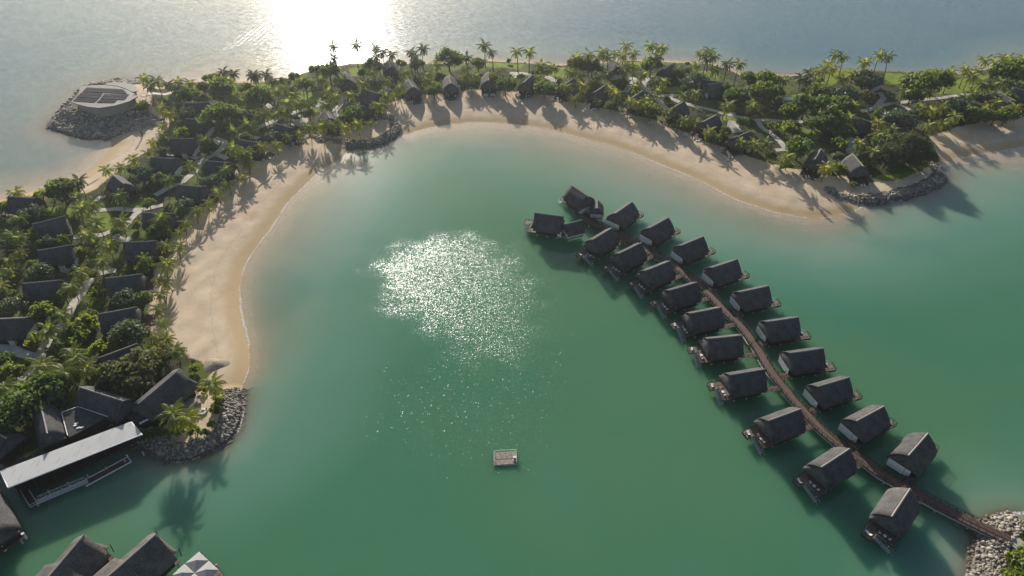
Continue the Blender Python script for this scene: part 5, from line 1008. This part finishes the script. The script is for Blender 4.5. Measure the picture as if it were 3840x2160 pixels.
for rg, a, b, r, k in TREES:
    kk = ZO[rg][2]; rpx = r * kk; p0 = WP(rg, a, b, 3.0); dist = (p0 - Vector(cam.location)).length; rad = rpx * dist / FPX * 1.02
    zc = 1.5 + rad * (.62 if k in 'gyzc' else .85); p_ = WP(rg, a, b, zc); TL.append([p_.x, p_.y, rad, k, rg])
lowz = height(np.array([(q[0], q[1]) for q in TL]))[0]
def near_name(x, y):
    b_ = min(land_b, key=lambda e: (e[0] - Vector((x, y))).length); return b_
cnt = {}
TREG = {'A': 'headland gardens', 'E': 'west gardens', 'F': 'dining grounds', 'B': 'spit gardens', 'C': 'far bay grounds', 'D': 'eastern point', 'N': 'jetty rock bank'}
TREF = {'A': (WP('A', 1050, 450), 'round pavilion'), 'E': (WP('A', 1050, 450), 'pavilion'), 'F': (WP('F', 1600, 950), 'long dining hall'), 'B': (WP('B', 1500, 1000), 'rocky spit'), 'C': (WP('B', 1500, 1000), 'rocky spit'), 'D': (WP('M', 1100, 700), 'curved rock point'), 'N': (JL[-1], 'jetty end')}
gr = {}
for q, z in zip(TL, lowz): gr.setdefault((q[3], q[4]), []).append((q, z))
for (k, rg), L in gr.items():
    ref, rn = TREF[rg]; L.sort(key=lambda e: math.hypot(e[0][0] - ref.x, e[0][1] - ref.y))
    for i, (q, z) in enumerate(L):
        x, y, rad = q[:3]; nm_, ds, cat = KN[k]; v = rp.randrange(3)
        lab = '%s in the %s, %s from the %s' % (ds, TREG[rg], nth(i) if len(L) > 1 else 'set back', rn) if rg != 'N' else '%s on the %s, %s from the jetty end' % (ds, TREG[rg], nth(i))
        hz = rad * (.62 if k in 'gyzc' else .85)
        o = thing(nm_, (x, y, z + hz), rp.uniform(0, 6.28), lab, cat, '%ss of the %s' % (ds.split(' ', 1)[1] if False else ds, TREG[rg]), rad)
        c = link('crown', CROWN[k, v], o); link('trunk', TRK[v], o)
# ------------------------------------------------------------------ planting beds (ground cover) and riprap
def cover():
    N = 60000; P = np.column_stack([RNG.uniform(-330, 330, N), RNG.uniform(75, 500, N)]); v, _ = sdist(P, VEG); v2, _ = sdist(P, BANK); ok = (v > .3) | (v2 > 6.5)
    for L in LAWNS: ok &= sdist(P, L)[0] < -.3
    ok &= vnoise(P, 34, 21) + .6 * vnoise(P, 11, 22) > -.15; P = P[ok]
    for wd_, L in PATHS:
        A = np.array([tuple(p.xy) for p in smoothline([WP(r, a, b, 1.7) for r, a, b in L], 3)]); P = P[dline(P, A) > wd_ / 2 + .55]
    for c, d in FOOT:
        rel_ = P - np.array(c); u = rel_ @ np.array(d); w_ = rel_ @ np.array((-d.y, d.x)); P = P[~((abs(u) < 8.8) & (abs(w_) < 4.6))]
    pc = np.array(ORG[:2]); P = P[~((abs(P - pc) < 17).all(1) & (P[:, 1] < pc[1] + 14))]
    d0 = math.hypot; cam_d2 = np.hypot(P[:, 0], P[:, 1]); keep = RNG.random(len(P)) < np.clip(1.25 - cam_d2 / 700, .45, 1); P = P[keep]
    P = P[inside(P, np.array([[-330, 75], [330, 75], [330, 500], [-330, 500]]))]; z, d, _ = height(P)
    return P, z
CP, CZ = cover()
m = MB(); V_, F_ = [], []
nl = 7; n = len(CP); ang = RNG.uniform(0, 6.28, (n, nl)); rad = RNG.uniform(.05, .75, (n, nl)); hh = RNG.uniform(.1, .75, (n, nl)) * (1 + .6 * vnoise(CP, 15, 30))[:, None]; size = RNG.uniform(.22, .5, (n, nl))
c = np.stack([CP[:, None, 0] + rad * np.cos(ang), CP[:, None, 1] + rad * np.sin(ang), CZ[:, None] + np.maximum(hh, .08)], -1).reshape(-1, 3)
nr_ = RNG.normal(size=c.shape) * .6 + np.array([0, 0, .8]); nr_ /= np.linalg.norm(nr_, axis=1)[:, None]; e = np.cross(nr_, RNG.normal(size=c.shape)); e /= np.linalg.norm(e, axis=1)[:, None]; g = np.cross(nr_, e); sz = size.reshape(-1, 1)
VV = np.stack([c - e * sz, c + g * sz * .55, c + e * sz, c - g * sz * .55], 1).reshape(-1, 3); me = bpy.data.meshes.new('ground_cover'); q = np.arange(len(VV), dtype=np.int32)
me.vertices.add(len(VV)); me.vertices.foreach_set('co', VV.astype(np.float32).ravel()); me.loops.add(len(VV)); me.loops.foreach_set('vertex_index', q); me.polygons.add(len(c)); me.polygons.foreach_set('loop_start', np.arange(len(c), dtype=np.int32) * 4); me.polygons.foreach_set('loop_total', np.full(len(c), 4, np.int32)); me.update(calc_edges=True)
t = NT('cover_leaf'); po = t.pos(); nz = t.noise(.05, 3, po); nf = t.noise(.9, 2, po); isl = t.n('ShaderNodeNewGeometry').outputs['Random Per Island']
cc = t.ramp(nz.outputs[0], [(.35, (.075, .11, .022)), (.5, (.12, .165, .027)), (.62, (.165, .175, .034)), (.7, (.11, .14, .038))]); cc = t.mix(1.0, cc, t.ramp(isl, [(0, (.6, .65, .6)), (1, (1.45, 1.35, 1.2))]), 'MULTIPLY')
df = t.n('ShaderNodeBsdfDiffuse', i_Color=cc); tl = t.n('ShaderNodeBsdfTranslucent', i_Color=t.mix(1.0, cc, (2.2, 2.2, 1.2), 'MULTIPLY')); mx = t.n('ShaderNodeMixShader', i_0=.35); t.link(df.outputs[0], mx.inputs[1]); t.link(tl.outputs[0], mx.inputs[2]); t.link(mx.outputs[0], t.out.inputs[0])
me.materials.append(t.m); tag(link('ground_cover', me), 'low mixed green planting filling the garden beds between bures', 'ground cover', kind='stuff')
ph = (1 + 5 ** .5) / 2; ICO = np.array([(-1, ph, 0), (1, ph, 0), (-1, -ph, 0), (1, -ph, 0), (0, -1, ph), (0, 1, ph), (0, -1, -ph), (0, 1, -ph), (ph, 0, -1), (ph, 0, 1), (-ph, 0, -1), (-ph, 0, 1)]) / 1.9
ICF = np.array([(0, 11, 5), (0, 5, 1), (0, 1, 7), (0, 7, 10), (0, 10, 11), (1, 5, 9), (5, 11, 4), (11, 10, 2), (10, 7, 6), (7, 1, 8), (3, 9, 4), (3, 4, 2), (3, 2, 6), (3, 6, 8), (3, 8, 9), (4, 9, 5), (2, 4, 11), (6, 2, 10), (8, 6, 7), (9, 8, 1)])
t = NT('riprap_stone'); isl = t.n('ShaderNodeNewGeometry').outputs['Random Per Island']; po = t.pos(); sp = t.n('ShaderNodeSeparateXYZ'); t.link(po, sp.inputs[0])
cc = t.ramp(isl, [(0, (.12, .105, .09)), (.35, (.25, .215, .175)), (.7, (.38, .325, .25)), (1, (.53, .47, .38))]); n1 = t.noise(2.5, 3, po); cc = t.mix(t.math('MULTIPLY', n1.outputs[0], .5), cc, (.12, .11, .10))
wetz = t.math('SUBTRACT', 1, t.smooth(sp.outputs[2], .15, .75)); cc = t.mix(t.math('MULTIPLY', wetz, .75), cc, (.10, .065, .03))
p = t.n('ShaderNodeBsdfPrincipled', i_Base_Color=cc, i_Roughness=.85); t.link(p.outputs[0], t.out.inputs[0]); M_ROCK = t.m
def riprap(name, label, box, n, poly, kinds, lo, hi, size, cond=None):
    P = np.column_stack([RNG.uniform(box[0], box[2], n), RNG.uniform(box[1], box[3], n)]); z, d, rock = height(P); ok = (d > lo) & (d < hi) & (rock > .5)
    if cond is not None: ok &= cond(P, d)
    riprap_at(name, label, P[ok], z[ok], size)
def riprap_at(name, label, P, z, size, lift=0):
    z = z + lift; k = len(P); s = RNG.uniform(.45, 1.0, (k, 1, 1)) ** 1.0 * (1 + .9 * (RNG.random((k, 1, 1)) < .12)) * size * 1.2; sc = RNG.uniform(.65, 1.2, (k, 1, 3)); V = ICO[None] * (1 + RNG.uniform(-.25, .25, (k, 12, 1))) * s * sc
    a = RNG.uniform(0, 6.28, k); co, si = np.cos(a)[:, None], np.sin(a)[:, None]; X = V[..., 0] * co - V[..., 1] * si; Y = V[..., 0] * si + V[..., 1] * co; V = np.stack([X + P[:, None, 0], Y + P[:, None, 1], V[..., 2] * .8 + np.maximum(z, -.6)[:, None] + size * .12], -1).reshape(-1, 3)
    F = (ICF[None] + (np.arange(k) * 12)[:, None, None]).reshape(-1, 3); me = bpy.data.meshes.new(name); me.vertices.add(len(V)); me.vertices.foreach_set('co', V.astype(np.float32).ravel()); me.loops.add(F.size); me.loops.foreach_set('vertex_index', F.astype(np.int32).ravel()); me.polygons.add(len(F)); me.polygons.foreach_set('loop_start', np.arange(len(F), dtype=np.int32) * 3); me.polygons.foreach_set('loop_total', np.full(len(F), 3, np.int32)); me.update(calc_edges=True); me.materials.append(M_ROCK)
    tag(link(name, me), label, 'rocks', kind='stuff')
def bbox(P, mrg=3): P = np.array([tuple(p[:2]) for p in P]); return (*(P.min(0) - mrg), *(P.max(0) + mrg))
riprap('riprap', 'grey boulder slope wrapping the round pavilion headland', bbox([W(u, v) for u, v in [(183, 520), (600, 300), (560, 520)]], 8), 9000, None, None, -1.6, 26, .62, lambda P, d: (sdist(P, TERR)[0] < .8))
riprap('riprap', 'grey and brown boulder edge curving round the dining point', bbox([W(u, v) for u, v in [(440, 1640), (902, 1460), (708, 1725)]], 6), 14000, None, None, -2.4, 4.8, .34)
SPIT = np.array([tuple(WP('B', a, b, .8)[:2]) for a, b in [(740, 1120), (860, 1150), (1000, 1160), (1150, 1185), (1300, 1190), (1440, 1150), (1540, 1090), (1575, 1040), (1555, 980), (1510, 920), (1460, 925)]])
RAWH = lambda P: np.full(len(P), True)
def riprap_line(name, label, L, n, half, size):
    lo, hi = L.min(0) - 6, L.max(0) + 6; P = np.column_stack([RNG.uniform(lo[0], hi[0], n), RNG.uniform(lo[1], hi[1], n)]); P = P[dline(P, L) < half * (1 + .25 * vnoise(P, 7, 40))]
    riprap_at(name, label, P, height(P)[0], size, .55 * np.clip(1 - (dline(P, L) / half) ** 2, 0, 1))
riprap_line('riprap', 'low curved line of boulders edging the rocky spit', SPIT, 9000, 2.2, .38)
EASTP = np.array([tuple(WP('M', a, b, .8)[:2]) for a, b in [(610, 740), (700, 790), (900, 825), (1120, 830), (1350, 785), (1560, 735), (1700, 665), (1750, 610), (1720, 545), (1670, 490)]])
riprap_line('riprap', 'low curved boulder edge of the eastern point', EASTP, 14000, 2.6, .38)
riprap('riprap', 'pale boulder bank where the jetty meets the shore', bbox([W(u, v) for u, v in [(3600, 1925), (3900, 2250)]], 6), 6000, None, None, -2.5, 6.5, .38)
# dark line of seaweed along the outer west beach, and a gravel mound by the dining point
SWL = np.array([tuple(p.xy) for p in smoothline([WP('A', a, b, .9) for a, b in [(1385, 765), (1425, 800), (1430, 860), (1400, 930), (1350, 1000), (1250, 1090), (1120, 1190), (980, 1280), (880, 1340)]], 5)])
m = MB(); rs = random.Random(3)
for a, b in zip(SWL[:-1], SWL[1:]):
    for k in range(26):
        q = a + (b - a) * rs.random(); x, y = q[0] + rs.gauss(0, .22), q[1] + rs.gauss(0, .22); r_ = rs.uniform(.1, .3); t_ = rs.uniform(0, 6.28); zz_ = 0
        m.v += [(x + r_ * math.cos(t_ + w_), y + r_ * math.sin(t_ + w_) * .6, 0) for w_ in (0, 1.6, 3.1, 4.7)]; n = len(m.v); m.f.append((n - 4, n - 3, n - 2, n - 1))
zz_ = height(np.array([p[:2] for p in m.v]))[0]; m.v = [(p[0], p[1], float(q) + .1) for p, q in zip(m.v, zz_)]
tag(m.build('seaweed', M_BARK), 'thin dark line of seaweed along the outer west beach', 'seaweed', kind='stuff')
mc = WP('F', 2150, 705, 1.4); m = MB(); rs = random.Random(9); NR = 7
for i in range(NR + 1):
    for j in range(20):
        a = 2 * math.pi * j / 20; u = i / NR; rr2 = u * (1 + .12 * math.sin(3 * a + 1)); m.v.append((4.6 * rr2 * math.cos(a), 3.6 * rr2 * math.sin(a), 0.75 * math.cos(u * math.pi / 2) ** 1.2 + rs.uniform(-.05, .05) - .25 * u))
for i in range(NR):
    for j in range(20): m.f.append((i * 20 + j, i * 20 + (j + 1) % 20, (i + 1) * 20 + (j + 1) % 20, (i + 1) * 20 + j))
o = m.build('gravel_mound', simple('grey_gravel', (.34, .285, .21), .95, .4, 2.5), None, True); o.location = (mc.x, mc.y, gz(mc.x, mc.y)); tag(o, 'low grey gravel mound on the sand beside the dining point rocks', 'mound')
# ------------------------------------------------------------------ sun loungers on the sand
LOUNGE = [('C', 55, 705), ('C', 125, 700), ('C', 390, 700), ('C', 480, 710), ('C', 725, 745), ('C', 800, 755), ('C', 1080, 820), ('C', 1150, 845), ('C', 1430, 885), ('C', 1510, 910), ('C', 1715, 985), ('C', 1825, 1005), ('C', 2065, 1100), ('C', 2135, 1130), ('C', 2190, 1150), ('C', 2440, 1240), ('C', 2520, 1320), ('B', 1492, 790), ('B', 1372, 905), ('B', 1725, 770), ('B', 520, 1190), ('B', 590, 1165), ('B', 325, 1335), ('B', 2090, 705), ('B', 2180, 710), ('B', 2480, 700), ('B', 2545, 700), ('E', 2485, 75), ('E', 1745, 885), ('E', 1755, 800), ('E', 235, 760), ('D', 740, 1285), ('D', 1210, 1360)]
LR = {'B': WP('B', 1500, 1000), 'C': WP('B', 1500, 1000), 'D': WP('M', 1100, 700), 'E': WP('F', 1750, 800)}; LN = {'B': ('on spit sand', 'rocky spit'), 'C': ('on bay sand', 'rocky spit'), 'D': ('on sand', 'curved rock point'), 'E': ('on sand', 'dining hall')}
LG = {}
for rg, a, b in LOUNGE: LG.setdefault(rg, []).append(WP(rg, a, b, 1.5))
for rg, L in LG.items():
    L.sort(key=lambda p: (p - LR[rg]).length)
    for i, p in enumerate(L):
        sea = Vector((0, -1)) if rg != 'E' else Vector((1, -.3)); a = math.atan2(-sea.y, -sea.x)
        for s, wd_ in ((-.65, 'spit-side'), (.65, 'far-side')):
            o = use(LNG, 'l'); x, y = p.x - math.sin(a) * s, p.y + math.cos(a) * s; o.location = (x, y, gz(x, y) + .06); o.rotation_euler = (0, 0, a)
            tag(o, 'white sun lounger, %s of the %s pair from the %s %s' % ('one' if s < 0 else 'other', nth(i), LN[rg][1], LN[rg][0]), 'sun lounger', 'sun loungers on the sand')
for o in (TB, CHR):
    pass
# ------------------------------------------------------------------ sea haze
hz_ = MB(); hz_.box((0, 300, 84.5), (24000, 24000, 187)); t = NT('haze_air')
pv = t.n('ShaderNodeVolumePrincipled'); pv.inputs['Color'].default_value = (.86, .93, 1.0, 1); pv.inputs['Density'].default_value = .00012; pv.inputs['Anisotropy'].default_value = .72
t.link(pv.outputs[0], t.out.inputs['Volume']); hzo = hz_.build('haze', t.m); tag(hzo, 'thin pale sea haze over the whole bay', kind='stuff')
